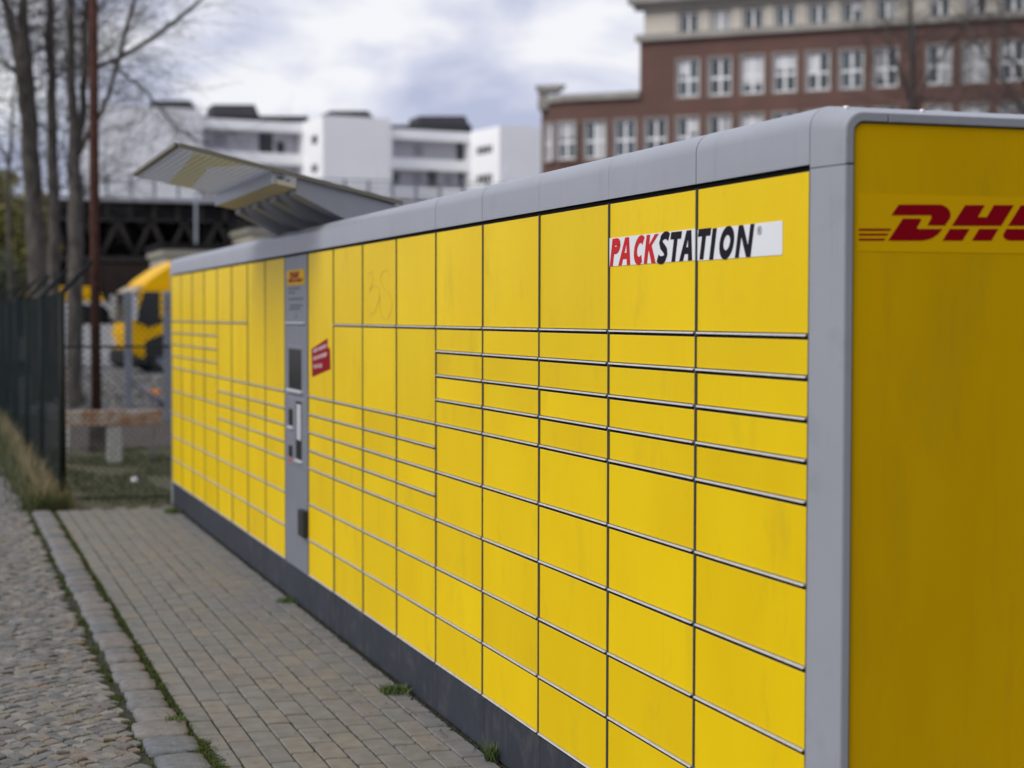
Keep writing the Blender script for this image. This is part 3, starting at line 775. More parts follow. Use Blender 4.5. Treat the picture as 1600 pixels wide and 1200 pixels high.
plate('edge_trim', A_+Vector((0.012, 0, 0)), C_, YF+0.001, YF+0.014, 0.022, M['edge'])
me = cbox_mesh('front_beam', C_.x-0.012, C_.x+0.012, YN, YF, C_.z-0.075, C_.z-0.002, 0.002); link('front_beam', me, M['grey'], locker)
b = MB(); b.prism([Vector((C_.x+0.013, YN, C_.z-0.074)), Vector((C_.x+0.115, YN, C_.z-0.096)), Vector((C_.x+0.115, YN, C_.z-0.070)), Vector((C_.x+0.013, YN, C_.z-0.050))], (0, YF-YN, 0))
b.build('light_tray', mat('beige_tray', (0.44, 0.41, 0.33), 0.6), locker)
D_ = B_+Vector((0.0, 0, -0.13))
for k in range(4):
    y0 = YN+0.002+k*(YF-YN-0.20)/3; y1 = y0+0.196
    b = MB(); b.prism([Vector((C_.x+0.118, y0, C_.z-0.125)), Vector((C_.x+0.118, y0, C_.z-0.034)), Vector((0.43, y0, 2.240)), Vector((0.52, y0, 2.153)), Vector((0.16, y0, 2.153)), Vector((0.10, y0, 2.18))], (0, y1-y0, 0))
    b.build('canopy_arm', M['grey_dark'], locker)
b = MB(); b.prism([Vector((0.20, YN+0.01, 2.155)), Vector((0.20, YN+0.01, 2.300)), Vector((0.425, YN+0.01, 2.238)), Vector((0.515, YN+0.01, 2.155))], (0, YF-YN-0.02, 0)); b.build('canopy_base', M['grey_dark'], locker)
b = MB(); b.prism([Vector((C_.x+0.12, YN+0.004, C_.z-0.030)), Vector((C_.x+0.12, YN+0.004, C_.z-0.024)), Vector((0.40, YN+0.004, 2.262)), Vector((0.40, YN+0.004, 2.256))], (0, YF-YN-0.008, 0)); b.build('canopy_roof_sheet', M['grey_dark'], locker)

# ================================================================== WEEDS
def tuft(x, y, n, h, spread, label, mtl='grass', wd=0.006, z=-0.004, lean=0.7, name='weed_tuft', cat='weed'):
    b = MB(); rt = random.Random(int(x*1000+y*77))
    r = root_at(name, (x, y, z))
    for k in range(n):
        a = rt.uniform(0, 6.28); q = rt.random()**0.7*spread
        blade(b, x+math.cos(a)*q, y+math.sin(a)*q*1.4, z, h*rt.uniform(0.4, 1), wd*rt.uniform(0.6, 1.3), lean*rt.uniform(0.3, 1.5), rt.uniform(0, 3.14), rt)
    b.build('leaves', M[mtl], r, fix=False); tag(r, label, cat, 'weeds along the locker plinth')
M['weed'] = mat('weed_leaf', (0.085, 0.13, 0.03), 0.8, island=0.5)
tuft(-0.065, 3.72, 300, 0.04, 0.062, 'largest flat green weed clump at the foot of the anthracite plinth', 'weed', 0.009)
tuft(-0.02, 2.45, 90, 0.085, 0.022, 'upright green weed sprout nearest the camera beside the plinth', 'weed', 0.008)
tuft(-0.085, 11.15, 220, 0.06, 0.06, 'dark green weed clump at the far end of the plinth', 'weed', 0.010)
tuft(-0.05, 6.30, 140, 0.035, 0.06, 'small low weed patch at the plinth near the terminal', 'weed', 0.008)
tuft(-1.06, 3.42, 120, 0.04, 0.05, 'spiky green weed growing between kerb stones and cobbles', 'weed', 0.007)
b = MB(); rt = random.Random(8)   # dark crumbs of soil along the plinth
for k in range(1500):
    y = 1.5+rt.random()*10; x = -0.004-abs(rt.gauss(0, 0.012)); s_ = rt.uniform(0.0015, 0.005)
    b.box(x-s_, x+s_, y-s_, y+s_, -0.01, 0.001+s_*0.6)
tag(b.build('soil_crumbs', M['soil'], fix=False), 'dark soil and leaf crumbs gathered along the plinth', 'soil', kind='stuff')

b = MB(); rt = random.Random(18)      # specks, bud scales and bits of dry leaf on the paving
for k in range(900):
    y = 1.8+rt.random()**1.2*9.8; x = -0.02-rt.random()*1.15 if rt.random() < 0.6 else -0.02-abs(rt.gauss(0, 0.10)); s_ = rt.uniform(0.002, 0.008); a_ = rt.uniform(0, 6.28)
    u_ = Vector((math.cos(a_), math.sin(a_), rt.uniform(-.2, .2)))*s_; v_ = Vector((-math.sin(a_), math.cos(a_), rt.uniform(-.2, .2)))*s_*0.6; c_ = Vector((x, y, 0.0035+s_*0.2))
    b.poly([c_-u_, c_+v_, c_+u_, c_-v_])
tag(b.build('leaf_specks', mat('dry_leaf_speck', (0.07, 0.05, 0.032), 0.9, island=0.7), fix=False), 'dark dry leaf specks scattered over the paving', 'leaf litter', kind='stuff')

# grass and moss behind the cross fence
b = MB(); rg = random.Random(12)
for k in range(16000):
    x = -1.0+rg.random()*3.2; y = 11.85+rg.random()*6.8
    if noise.noise(Vector((x*1.5, y*1.2, 2))) < -0.12: continue
    blade(b, x, y, -0.008, rg.uniform(0.02, 0.06), rg.uniform(0.006, 0.012), 0.8, rg.uniform(0, 3.14), rg)
tag(b.build('short_grass', M['grass'], fix=False), 'short mossy grass behind the cross fence at the lockers end', 'grass', kind='stuff')
b = MB()
for k in range(2600):
    y = 11.75+rg.random()**1.8*12; x = -1.03+rg.gauss(0, 0.08)
    if x > -0.94 and y > 12.1: x = -0.94-rg.random()*0.2
    blade(b, x, y, -0.01, rg.uniform(0.06, 0.36)*(1 if rg.random() < 0.5 else 0.6), rg.uniform(0.005, 0.010), 0.42, rg.uniform(0, 3.14), rg)
tag(b.build('dry_grass', M['dry_grass'], fix=False), 'tall dry straw coloured grass at the foot of the green fence', 'grass', kind='stuff')
b = MB()
for k in range(9000):
    y = 11.6+rg.random()**1.5*16; x = -1.07+rg.gauss(0, 0.10)
    blade(b, x, y, -0.012, rg.uniform(0.04, 0.20), rg.uniform(0.006, 0.012), 0.5, rg.uniform(0, 3.14), rg)
tag(b.build('green_grass', M['grass'], fix=False), 'green grass tufts along the foot of the green fence', 'grass', kind='stuff')
q = at_z(210, 752); me = stone_mesh('crumpled_paper', 0.07, 0.06, 0.005, random.Random(4), dome=0.035)
o = link('crumpled_paper', me, M['paper']); o.location = (q.x, q.y, 0.005); tag(o, 'small white crumpled paper lying on the grass behind the fence', 'litter')

# ================================================================== GREEN WIRE FENCE
fence = root_at('wire_fence', (-0.93, 12.0, 0)); tag(fence, 'dark green chain link fence with angled post tops beyond the lockers', 'fence')
FH = 1.84
def chain(parent, p0, dirv, length, z0, z1, step, r):
    b = MB(); H = z1-z0; d = Vector(dirv)
    n = int((length+H)/step)
    for k in range(n):
        for sgn in (1, -1):
            s0 = k*step-H if sgn == 1 else k*step
            s1 = s0+H*sgn
            a0, a1, za, zb_ = s0, s1, z0, z1
            # clip to 0..length
            def clip(sa, za_, sb_, zb2):
                if sa < 0: t = (0-sa)/(sb_-sa); za_ = za_+(zb2-za_)*t; sa = 0
                if sa > length: t = (length-sa)/(sb_-sa); za_ = za_+(zb2-za_)*t; sa = length
                return sa, za_
            if max(s0, s1) < 0 or min(s0, s1) > length: continue
            A0, ZA = clip(s0, z0, s1, z1); A1, ZB_ = clip(s1, z1, s0, z0)
            if abs(A0-A1) < 1e-4: continue
            o_ = 0.0025*sgn; nrm = Vector((-d.y, d.x, 0))*o_
            b.tube([Vector(p0)+d*A0+nrm+Vector((0, 0, ZA)), Vector(p0)+d*A1+nrm+Vector((0, 0, ZB_))], r, 3, cap=False)
    return b.build('wire_mesh', M['fence'], parent, fix=False)
chain(fence, (-0.93, 12.05, 0), (0, 1, 0), 30, 0.03, FH, 0.08, 0.0016)
chain(fence, (-0.93, 12.0, 0), (1, 0, 0), 4.0, 0.03, FH, 0.058, 0.0030)
ys = [12.0+3*k for k in range(11)]
for k, y in enumerate(ys):
    b = MB(); b.tube([(-0.925, y, -0.05), (-0.925, y, FH+0.02)], 0.030 if k == 0 else 0.024, 8); b.build('post', M['fence_post'], fence)
    b = MB(); b.tube([(-0.925, y, FH), (-0.90, y, FH+0.03), (-0.66, y, FH+0.29)], 0.022, 6); b.build('post_arm', M['fence_post'], fence)
for x in (1.6, 3.05):
    b = MB(); b.tube([(x, 12.0, -0.05), (x, 12.0, FH+0.02)], 0.024, 8); b.build('post', M['fence_post'], fence)
b = MB(); b.tube([(-0.92, 12.0, 1.383), (3.0, 12.0, 1.38)], 0.011, 6); b.build('rail', M['fence_post'], fence)
for z in (0.05, FH):
    b = MB(); b.tube([(-0.93, 12.0, z), (-0.93, 42, z)], 0.006, 5); b.build('tension_wire', M['fence'], fence)
b = MB(); b.tube([(-0.90, 12.0, 0.06), (3.0, 12.0, 0.05)], 0.006, 5); b.build('tension_wire', M['fence'], fence)
for f in (0.45, 0.95):
    b = MB(); p = Vector((-0.92+0.26*f, 12.0, FH+0.02+0.27*f)); b.tube([p, p+Vector((0, 30, 0))], 0.003, 4); b.build('barbed_wire', M['fence'], fence)

# ================================================================== BARRIER AND RUSTY POLE
bar = root_at('rusty_barrier', (-0.05, 16.55, 0)); tag(bar, 'low barrier with flaking rusty beam on a pale concrete post', 'barrier')
y = 16.55
a = at_y(105, 642, y); c = at_y(252, 663, y)
me = cbox_mesh('beam', a.x, c.x, y-0.09, y+0.06, c.z, a.z, 0.006); link('beam', me, M['rust_flaky'], bar)
a = at_y(167, 664, y); c = at_y(190, 720, y)
me = cbox_mesh('concrete_post', a.x, c.x, y-0.08, y+0.08, -0.02, a.z, 0.008); link('concrete_post', me, M['concrete'], bar)
for px in (105, 236):
    q = at_y(px, 660, y+0.4); b = MB(); b.tube([(q.x, y+0.12, -0.02), (q.x, y+0.12, 0.56)], 0.022, 8); b.build('side_post', M['concrete'], bar)
pole = root_at('rusty_pole', (0, 0, 0)); q = at_y(151, 640, 18.2)
PINV[pole.name] = Matrix.Translation((-q.x, -18.2, 0)); pole.location = (q.x, 18.2, 0)
tag(pole, 'tall thin rust brown steel pole between the bare trees and the lockers', 'pole')
b = MB(); b.tube([(q.x, 18.2, 0.0), (q.x-0.01, 18.2, 3.0), (q.x+0.0, 18.2, 9.5)], [0.062, 0.058, 0.050], 10); b.build('shaft', M['rust'], pole)
me = cbox_mesh('foot', q.x-0.10, q.x+0.10, 18.1, 18.3, -0.03, 0.42, 0.01); link('foot', me, mat('dirty_concrete', (0.10, 0.085, 0.075), 0.9, var=0.5, scale=8), pole)
# grey gate between yard and lawn
gate = root_at('steel_gate', (1.6, 24, 0)); tag(gate, 'grey galvanised gate frame with diagonal brace in front of the yellow truck', 'gate')
y = 24.0
for px in (200, 261):
    q = at_y(px, 455, y); b = MB(); b.box(q.x-0.055, q.x+0.055, y-0.05, y+0.05, -0.02, at_y(px, 455, y).z); b.build('post', M['grey_metal'], gate)
p0, p1 = at_y(203, 592, y), at_y(258, 636, y)
b = MB(); b.tube([p0, p1], 0.03, 6); b.build('brace', M['grey_metal'], gate)
q = at_y(203, 600, y); r_ = at_y(258, 600, y)
b = MB(); b.tube([(q.x, y, 0.25), (r_.x, y, 0.25)], 0.022, 6); b.build('rail', M['grey_metal'], gate)
q = at_z(243, 617); me = stone_mesh('orange_cap', 0.30, 0.3, 0.01, random.Random(5), dome=0.10); o = link('orange_cap', me, M['orange']); o.location = (q.x, q.y, 0.01); tag(o, 'small orange plastic thing lying on the grey gravel', 'litter')

# rubble mounds on the yard edge
b = MB(); rr_ = random.Random(6)
for k in range(2200):
    px, py = rr_.uniform(60, 300), rr_.uniform(588, 655)
    q = at_z(px, py); s_ = rr_.uniform(0.02, 0.09)
    i = len(b.v)
    for vv in ((-1, -.8, 0), (1, -1, 0), (.9, 1, 0), (-.8, .9, 0), (-.4, -.5, .8), (.5, -.3, .9), (.3, .6, .7)): b.v.append((q.x+vv[0]*s_*rr_.uniform(.6, 1.2), q.y+vv[1]*s_*rr_.uniform(.6, 1.2), max(-0.02, vv[2]*s_)))
    b.f += [(i, i+1, i+5, i+4), (i+1, i+2, i+6, i+5), (i+2, i+3, i+6), (i+3, i, i+4, i+6), (i+4, i+5, i+6)]; b.sm += [False]*5
tag(b.build('rubble', mat('rubble_stone', (0.22, 0.21, 0.20), 0.95, island=0.6), fix=False), 'grey broken stones strewn over the yard behind the barrier', 'rubble', kind='stuff')

# ================================================================== TREES
def grow(b, p, d, ln, r, lvl, rnd, droop=0.0, fan=0.55, kids=3):
    segs = 3; pts = [p.copy()]; rr = [r]
    for k in range(segs):
        d = (d+Vector((rnd.gauss(0, .16), rnd.gauss(0, .16), rnd.gauss(0, .12)-droop))).normalized()
        p = p+d*ln/segs; pts.append(p.copy()); rr.append(r*(1-0.7*(k+1)/segs))
    b.tube(pts, rr, 4 if lvl < 2 else 3, cap=False)
    if lvl <= 0: return
    for k in range(kids):
        t = rnd.uniform(0.25, 1.0); idx = min(int(t*segs), segs-1); q = pts[idx].lerp(pts[idx+1], t*segs-idx)
        nd = (d+Vector((rnd.gauss(0, fan), rnd.gauss(0, fan), rnd.gauss(0.05, fan)))).normalized()
        grow(b, q, nd, ln*rnd.uniform(0.45, 0.8), r*0.5, lvl-1, rnd, droop, fan, kids)
def bare_tree(name, label, depth, stems, limbs, seed, twigs=40, lvl=3, top_extra=True, tl=1.4, droop=0.02, group=None, tr=0.016, trange=(0.35, 1.0)):
    """stems/limbs: lists of (px, py, width_px) polylines at a depth; each gets a little depth of its own"""
    rnd = random.Random(seed); k_ = depth/FPX
    base = pd(stems[0][0][0], 500, depth); r = root_at(name, (base.x, base.y, 0)); tag(r, label, 'tree', group)
    tw = MB()
    def path(pl, dd):
        P = []; R_ = []
        for n_, (px, py, wd) in enumerate(pl):
            P.append(pd(px, py, depth+dd*n_)); R_.append(wd*k_/2)
        return P, R_
    for si, s_ in enumerate(stems):
        P, R_ = path(s_, rnd.uniform(-.3, .5) if si else 0.0)
        if si == 0: P.insert(0, Vector((P[0].x, P[0].y, -0.1))); R_.insert(0, R_[0]*1.25)
        # lengthen above the frame
        d = (P[-1]-P[-2]).normalized(); P.append(P[-1]+d*2.5+Vector((rnd.uniform(-.3, .3), rnd.uniform(-.3, .3), 0))); R_.append(R_[-1]*0.55)
        P.append(P[-1]+(d+Vector((rnd.uniform(-.3, .3), rnd.uniform(-.3, .3), 0)))*2.0); R_.append(R_[-1]*0.3)
        # subdivide for a crooked line
        PP, RR = [], []
        for a_, b_, ra, rb_ in zip(P, P[1:], R_, R_[1:]):
            for t in (0, .33, .66):
                PP.append(a_.lerp(b_, t)+Vector((rnd.gauss(0, .012), rnd.gauss(0, .012), 0))); RR.append((ra+(rb_-ra)*t)*rnd.uniform(.94, 1.06))
        PP.append(P[-1]); RR.append(R_[-1])
        m_ = MB(); m_.tube(PP, RR, 12); m_.build('trunk', M['bark'], r)
        for k in range(twigs):
            t = rnd.uniform(*trange); f = t*(len(PP)-1); i = min(int(f), len(PP)-2); q = PP[i].lerp(PP[i+1], f-i)
            a_ = rnd.uniform(0, 6.28); d = Vector((math.cos(a_), math.sin(a_), rnd.uniform(-.2, 1.1))).normalized()
            grow(tw, q, d, tl*rnd.uniform(.5, 1.1), tr*rnd.uniform(.5, 1.0), lvl-1, rnd, droop)
    for l_ in limbs:
        P, R_ = path(l_, rnd.uniform(-.25, .25)); m_ = MB(); m_.tube(P, R_, 7); m_.build('limb', M['bark'], r)
        for k in range(int(twigs*0.5)):
            f = rnd.uniform(.1, 1)*(len(P)-1); i = min(int(f), len(P)-2); q = P[i].lerp(P[i+1], f-i)
            a_ = rnd.uniform(0, 6.28); d = (Vector((math.cos(a_), math.sin(a_), rnd.uniform(-.6, .6)))+(P[i+1]-P[i]).normalized()*.8).normalized()
            grow(tw, q, d, tl*0.65*rnd.uniform(.5, 1.1), tr*0.45*rnd.uniform(.6, 1), lvl-1, rnd, droop)
    tw.build('crown', M['twig'], r, fix=False)
    return r
bare_tree('bare_tree', 'thickest leafless grey tree, forked, at the far left behind the fence', 33,
          [[(66, 600, 34), (58, 420, 31), (52, 300, 28), (45, 190, 28), (38, 110, 27), (37, 50, 19), (36, 0, 15)],
           [(37, 120, 20), (22, 60, 15), (8, 0, 14)]],
          [[(26, 116, 6), (12, 102, 5), (-10, 92, 4)], [(44, 95, 5), (56, 78, 4), (70, 74, 3)]], 1, 70, group='leafless trees behind the fence')
bare_tree('bare_tree', 'slim straight leafless tree, second trunk from the left', 34.5,
          [[(84, 600, 20), (84, 420, 18), (83, 300, 17), (80, 150, 15), (78, 60, 14), (79, 0, 13)]],
          [[(82, 130, 5), (95, 112, 4), (120, 106, 4), (140, 100, 3)]], 2, 70, group='leafless trees behind the fence')
bare_tree('bare_tree', 'leafless twin stemmed tree beside the rusty pole with a limb arching right', 31.5,
          [[(118, 610, 26), (117, 420, 25), (118, 300, 22), (115, 190, 17), (109, 90, 13), (109, 0, 12)],
           [(118, 260, 14), (126, 200, 13), (131, 140, 12), (134, 60, 11), (137, 0, 10)]],
          [[(121, 245, 9), (140, 205, 8), (158, 178, 7), (172, 140, 6.5), (185, 95, 6.5), (196, 50, 6.5), (210, 0, 6), (222, -60, 5)],
           [(128, 125, 6), (150, 106, 6.5), (188, 90, 7), (215, 74, 7), (245, 55, 7), (278, 30, 6.5), (310, 3, 5), (345, -30, 3)],
           [(183, 108, 4), (205, 125, 3.5), (228, 142, 3.5), (252, 172, 3), (275, 200, 2.8), (300, 214, 2.4), (322, 224, 1.5)]], 3, 110, group='leafless trees behind the fence', tl=1.7, droop=0.05)
bare_tree('bare_tree', 'thin leafless sapling at the left edge behind the fence', 38,
          [[(16, 560, 8), (15, 420, 7), (12, 300, 6), (16, 220, 5), (22, 150, 3)]],
          [[(13, 260, 4), (4, 235, 3), (-8, 200, 2)]], 5, 34, group='leafless trees behind the fence')
# trees in front of the brick building
bare_tree('bare_tree', 'leafless tree with dark trunk in front of the brick building', 66,
          [[(1428, 420, 12), (1427, 300, 11), (1424, 200, 9), (1424, 100, 8), (1422, 0, 7)]],
          [[(1425, 190, 5), (1450, 120, 4), (1490, 60, 4), (1530, 0, 3)], [(1424, 160, 5), (1398, 90, 4), (1378, 20, 3)]], 6, 90, lvl=4, tl=3.4, tr=0.020, group='leafless trees before the brick building', trange=(0.3, 0.85))
bare_tree('bare_tree', 'leafless twiggy tree at the right edge before the brick building', 60,
          [[(1640, 420, 16), (1632, 260, 14), (1622, 120, 12), (1612, 0, 9)]],
          [[(1630, 230, 6), (1585, 150, 5), (1540, 90, 4), (1500, 20, 3)], [(1625, 180, 6), (1580, 90, 4), (1560, 0, 3)], [(1634, 250, 5), (1600, 190, 4), (1560, 160, 3)]], 7, 90, lvl=4, tl=3.4, tr=0.020, group='leafless trees before the brick building', trange=(0.3, 0.85))

def leafy(name, label, c, rx, rz, n, seed, m, leaf=0.12):
    r = root_at(name, (c.x, c.y, 0)); tag(r, label, 'tree'); rnd = random.Random(seed)
    b = MB(); b.tube([(c.x, c.y, -0.1), (c.x+.1, c.y, c.z*0.6), (c.x, c.y, c.z)], [.18, .13, .05], 8); b.build('trunk', M['bark'], r)
    tw = MB()
    for k in range(18): grow(tw, Vector((c.x, c.y, c.z*rnd.uniform(.5, .9))), Vector((rnd.gauss(0, 1), rnd.gauss(0, 1), rnd.uniform(0, 1))).normalized(), rx*rnd.uniform(.5, 1), .03, 1, rnd)
    tw.build('branches', M['twig'], r, fix=False)
    b = MB()
    for k in range(n):
        d = Vector((rnd.gauss(0, 1), rnd.gauss(0, 1), rnd.gauss(0, 1))).normalized()*rnd.random()**0.4
        p = c+Vector((d.x*rx, d.y*rx, d.z*rz))
        if noise.noise(p*0.9) < -0.12: continue
        a_ = Vector((rnd.gauss(0, 1), rnd.gauss(0, 1), rnd.gauss(0, 1))).normalized(); e_ = a_.orthogonal().normalized()
        s_ = leaf*rnd.uniform(.5, 1.2)
        b.poly([p-a_*s_, p+e_*s_*.5, p+a_*s_, p-e_*s_*.5])
    b.build('crown', m, r, fix=False); return r
leafy('shrubby_tree', 'yellow green leafy tree at the left edge behind the bare trunks', pd(10, 375, 55), 1.7, 2.2, 9000, 4, M['leaf'])
leafy('shrubby_tree', 'dark evergreen bush low behind the fence at the left edge', pd(-25, 470, 48), 1.6, 1.6, 6000, 9, mat('evergreen_leaf', (0.05, 0.06, 0.022), 0.8, island=0.6))

# ================================================================== VEHICLES
def wheel(parent, x, y, r, w_, rz, org):
    R = Matrix.Rotation(rz, 4, 'Z'); c = org+(R @ Vector((x, y, r)))
    ax = (R @ Vector((0, 1, 0)))*w_/2
    b = MB(); b.tube([c-ax, c-ax*0.8, c+ax*0.8, c+ax], [r*.92, r, r, r*.92], 20); t = b.build('wheel', M['rubber'], parent)
    b = MB(); b.tube([c-ax*1.02, c-ax*0.7], [r*.55, r*.5], 14); b.tube([c+ax*0.7, c+ax*1.02], [r*.5, r*.55], 14)
    o = b.build('rim', M['grey_metal'], None); o.parent = t
    return t
def side_prism(b, prof, w_, org, rz, y0=None):
    R = Matrix.Rotation(rz, 4, 'Z'); ya = -w_/2 if y0 is None else y0
    b.prism([org+(R @ Vector((x, ya, z))) for x, z in prof], (R @ Vector((0, w_, 0))))
def vehicle(name, label, org, rz, cat, parts, wheels):
    r = root_at(name, tuple(org)); tag(r, label, cat)
    for nm, prof, y0, w_, m in parts:
        b = MB(); side_prism(b, prof, w_, org, rz, y0); o = b.build(nm, m, r)
    for x, y, rr2 in wheels: wheel(r, x, y, rr2, 0.28, rz, org)
    return r
# yellow truck, local x forward; it points left, a little towards the camera
q = pd(176, 578, 50.5); org = Vector((q.x+0.35, q.y+1.0, 0)); TRZ = math.pi+0.12
W2 = 1.15
cab = [(0.0, 0.45), (0.02, 1.15), (-0.06, 1.45), (-0.34, 2.42), (-0.50, 2.52), (-2.0, 2.52), (-2.0, 0.55), (-1.55, 0.55), (-1.45, 0.95), (-1.25, 1.08), (-0.75, 1.08), (-0.55, 0.95), (-0.45, 0.45)]
R_ = Matrix.Rotation(TRZ, 4, 'Z')
vehicle('yellow_truck', 'yellow delivery truck cab with sloping roof fairing beyond the grey gate', org, TRZ, 'truck', [
    ('cab', cab, -W2, 2*W2, M['truck_yellow']),
    ('roof_fairing', [(-0.42, 2.53), (-0.62, 2.72), (-1.05, 3.02), (-1.55, 3.26), (-1.95, 3.34), (-1.95, 2.53)], -W2+0.06, 2*W2-0.12, M['truck_yellow']),
    ('sun_visor', [(-0.22, 2.30), (-0.10, 2.34), (-0.34, 2.50), (-0.42, 2.46)], -W2+0.05, 2*W2-0.1, mat('smoked_visor', (0.35, 0.26, 0.14), 0.3)),
    ('windscreen', [(-0.035, 1.47), (-0.285, 2.32), (-0.33, 2.32), (-0.08, 1.47)], -W2+0.10, 2*W2-0.2, M['screen']),
    ('side_window', [(-0.16, 1.50), (-0.40, 2.36), (-1.55, 2.36), (-1.55, 1.72), (-1.05, 1.50), (-0.55, 1.32)], W2, 0.012, M['screen']),
    ('side_window', [(-0.16, 1.50), (-0.40, 2.36), (-1.55, 2.36), (-1.55, 1.72), (-1.05, 1.50), (-0.55, 1.32)], -W2-0.012, 0.012, M['screen']),
    ('window_pillar', [(-0.86, 1.60), (-0.86, 2.34), (-0.98, 2.34), (-0.98, 1.60)], W2+0.012, 0.006, M['truck_yellow']),
    ('lower_trim', [(-0.42, 0.46), (-0.42, 0.92), (-1.0, 1.18), (-1.99, 1.42), (-1.99, 0.46)], W2+0.001, 0.012, M['rubber']),
    ('bumper', [(0.10, 0.28), (0.10, 0.62), (0.0, 0.70), (-0.5, 0.70), (-0.5, 0.28)], -W2, 2*W2, M['rubber']),
    ('mirror', [(0.02, 1.55), (0.02, 2.28), (-0.16, 2.28), (-0.16, 1.55)], W2+0.10, 0.12, M['pale']),
    ('mirror', [(0.02, 1.55), (0.02, 2.28), (-0.16, 2.28), (-0.16, 1.55)], -W2-0.22, 0.12, M['pale']),
    ('headlight', [(0.03, 0.78), (0.03, 1.0), (-0.08, 1.0), (-0.08, 0.78)], W2-0.45, 0.36, M['pale']),
    ('headlight', [(0.03, 0.78), (0.03, 1.0), (-0.08, 1.0), (-0.08, 0.78)], -W2+0.09, 0.36, M['pale']),
    ('chassis', [(-0.5, 0.45), (-0.5, 0.75), (-7.2, 0.75), (-7.2, 0.45)], -0.5, 1.0, M['rubber']),
    ('cargo_box', [(-2.15, 0.95), (-2.15, 3.40), (-7.3, 3.40), (-7.3, 0.95)], -1.22, 2.44, M['truck_yellow'])],
    [(-1.0, W2-0.16, 0.46), (-1.0, -W2+0.16, 0.46), (-5.4, W2-0.16, 0.46), (-5.4, -W2+0.16, 0.46)])
# vans
def van(label, org, rz, body_m, top_m):
    pr = [(0.0, 0.35), (0.05, 0.85), (-0.15, 1.10), (-0.95, 1.30), (-1.65, 2.10), (-1.65, 2.10), (-5.4, 2.10), (-5.5, 0.35)]
    return vehicle('delivery_van', label, org, rz, 'van', [
        ('body', pr, -0.98, 1.96, body_m),
        ('roof_band', [(-1.66, 2.11), (-1.85, 2.45), (-2.1, 2.58), (-5.35, 2.58), (-5.4, 2.11)], -0.97, 1.94, top_m),
        ('windscreen', [(-0.97, 1.345), (-1.60, 2.07), (-1.66, 2.07), (-1.03, 1.345)], -0.85, 1.7, M['screen']),
        ('side_window', [(-1.20, 1.40), (-1.72, 2.0), (-2.45, 2.0), (-2.45, 1.40)], 0.98, 0.01, M['screen']),
        ('side_window', [(-1.20, 1.40), (-1.72, 2.0), (-2.45, 2.0), (-2.45, 1.40)], -0.99, 0.01, M['screen']),
        ('bumper', [(0.09, 0.30), (0.09, 0.55), (-0.3, 0.55), (-0.3, 0.30)], -0.96, 1.92, M['rubber'])],
        [(-0.95, 0.84, 0.34), (-0.95, -0.84, 0.34), (-4.4, 0.84, 0.34), (-4.4, -0.84, 0.34)])
q = pd(240, 560, 57); van('pale grey van with yellow roof band behind the yellow truck', Vector((q.x, q.y, 0)), 0.05, M['van_white'], M['truck_yellow'])
q = pd(38, 560, 52); van('white van behind the green fence at the left edge', Vector((q.x, q.y, 0)), 0.9, M['van_white'], M['van_white'])

# ================================================================== SHED AND VIADUCT
shed = root_at('flat_roof_shed', (8, 62, 0)); tag(shed, 'low beige flat roofed shed behind the yellow truck under the viaduct', 'shed')
y = 66.0
def shed_block(px0, px1, pyt, y0, dep):
    a = at_y(px0, pyt, y0); c = at_y(px1, pyt, y0)
    me = cbox_mesh('wall', a.x, c.x, y0, y0+dep, -0.05, a.z-0.25, 0.02); link('wall', me, M['beige'], shed)
    me = cbox_mesh('roof_edge', a.x-0.15, c.x+0.15, y0-0.15, y0+dep, a.z-0.248, a.z, 0.02); link('roof_edge', me, M['beige'], shed)
    me = cbox_mesh('roof_band', a.x-0.25, c.x+0.2, y0-0.25, y0+dep, a.z+0.002, a.z+0.22, 0.02); link('roof_band', me, M['steel_dark'], shed)
shed_block(258, 420, 389, y, 5); shed_block(393, 700, 354, y+5.3, 5)

via = root_at('steel_viaduct', (10, 78, 0)); tag(via, 'dark riveted steel railway viaduct with pale railing crossing behind the vehicles', 'viaduct')
yv = 78.0
def vx(px): return at_y(px, 400, yv).x
def vz(py): return at_y(300, py, yv).z
x0, x1 = vx(-250), vx(900)
me = cbox_mesh('deck_edge', x0, x1, yv-0.35, yv+9, vz(318), vz(309), 0.03); link('deck_edge', me, M['deck_grey'], via)
me = cbox_mesh('top_girder', x0, x1, yv, yv+0.35, vz(345), vz(318)-0.01, 0.02); link('top_girder', me, M['steel_dark'], via)
me = cbox_mesh('deck_underside', x0, x1, yv+0.4, yv+8.8, vz(330), vz(318)-0.02, 0.02); link('deck_underside', me, M['steel_dark'], via)
me = cbox_mesh('bottom_chord', x0, x1, yv, yv+0.3, vz(411), vz(402), 0.02); link('bottom_chord', me, M['steel_brown'], via)
pxs = list(range(-240, 880, 37))
for k, px in enumerate(pxs):      # stiffeners, pale brackets, railing posts
    x = vx(px)
    b = MB(); b.box(x-0.10, x+0.10, yv-0.12, yv-0.002, vz(344), vz(319)); b.build('bracket', M['deck_grey'] if False else M['steel_brown'], via)
    b = MB(); b.box(x-0.06, x+0.06, yv-0.30, yv-0.20, vz(309), vz(274)); b.build('railing_post', M['grey_metal'], via)
for py in (275, 283, 292, 301):
    z = vz(py); b = MB(); b.tube([(x0, yv-0.25, z), (x1, yv-0.25, z)], 0.032, 5); b.build('railing_bar', M['grey_metal'], via)
for k, px in enumerate(range(-230, 880, 52)):
    xa, xb = vx(px), vx(px+26); xc = vx(px+52)
    for pa, pb in (((xa, vz(346)), (xb, vz(403))), ((xb, vz(403)), (xc, vz(346)))):
        b = MB(); b.tube([(pa[0], yv+0.15, pa[1]), (pb[0], yv+0.15, pb[1])], 0.12, 4); b.build('strut', M['steel_brown'], via)
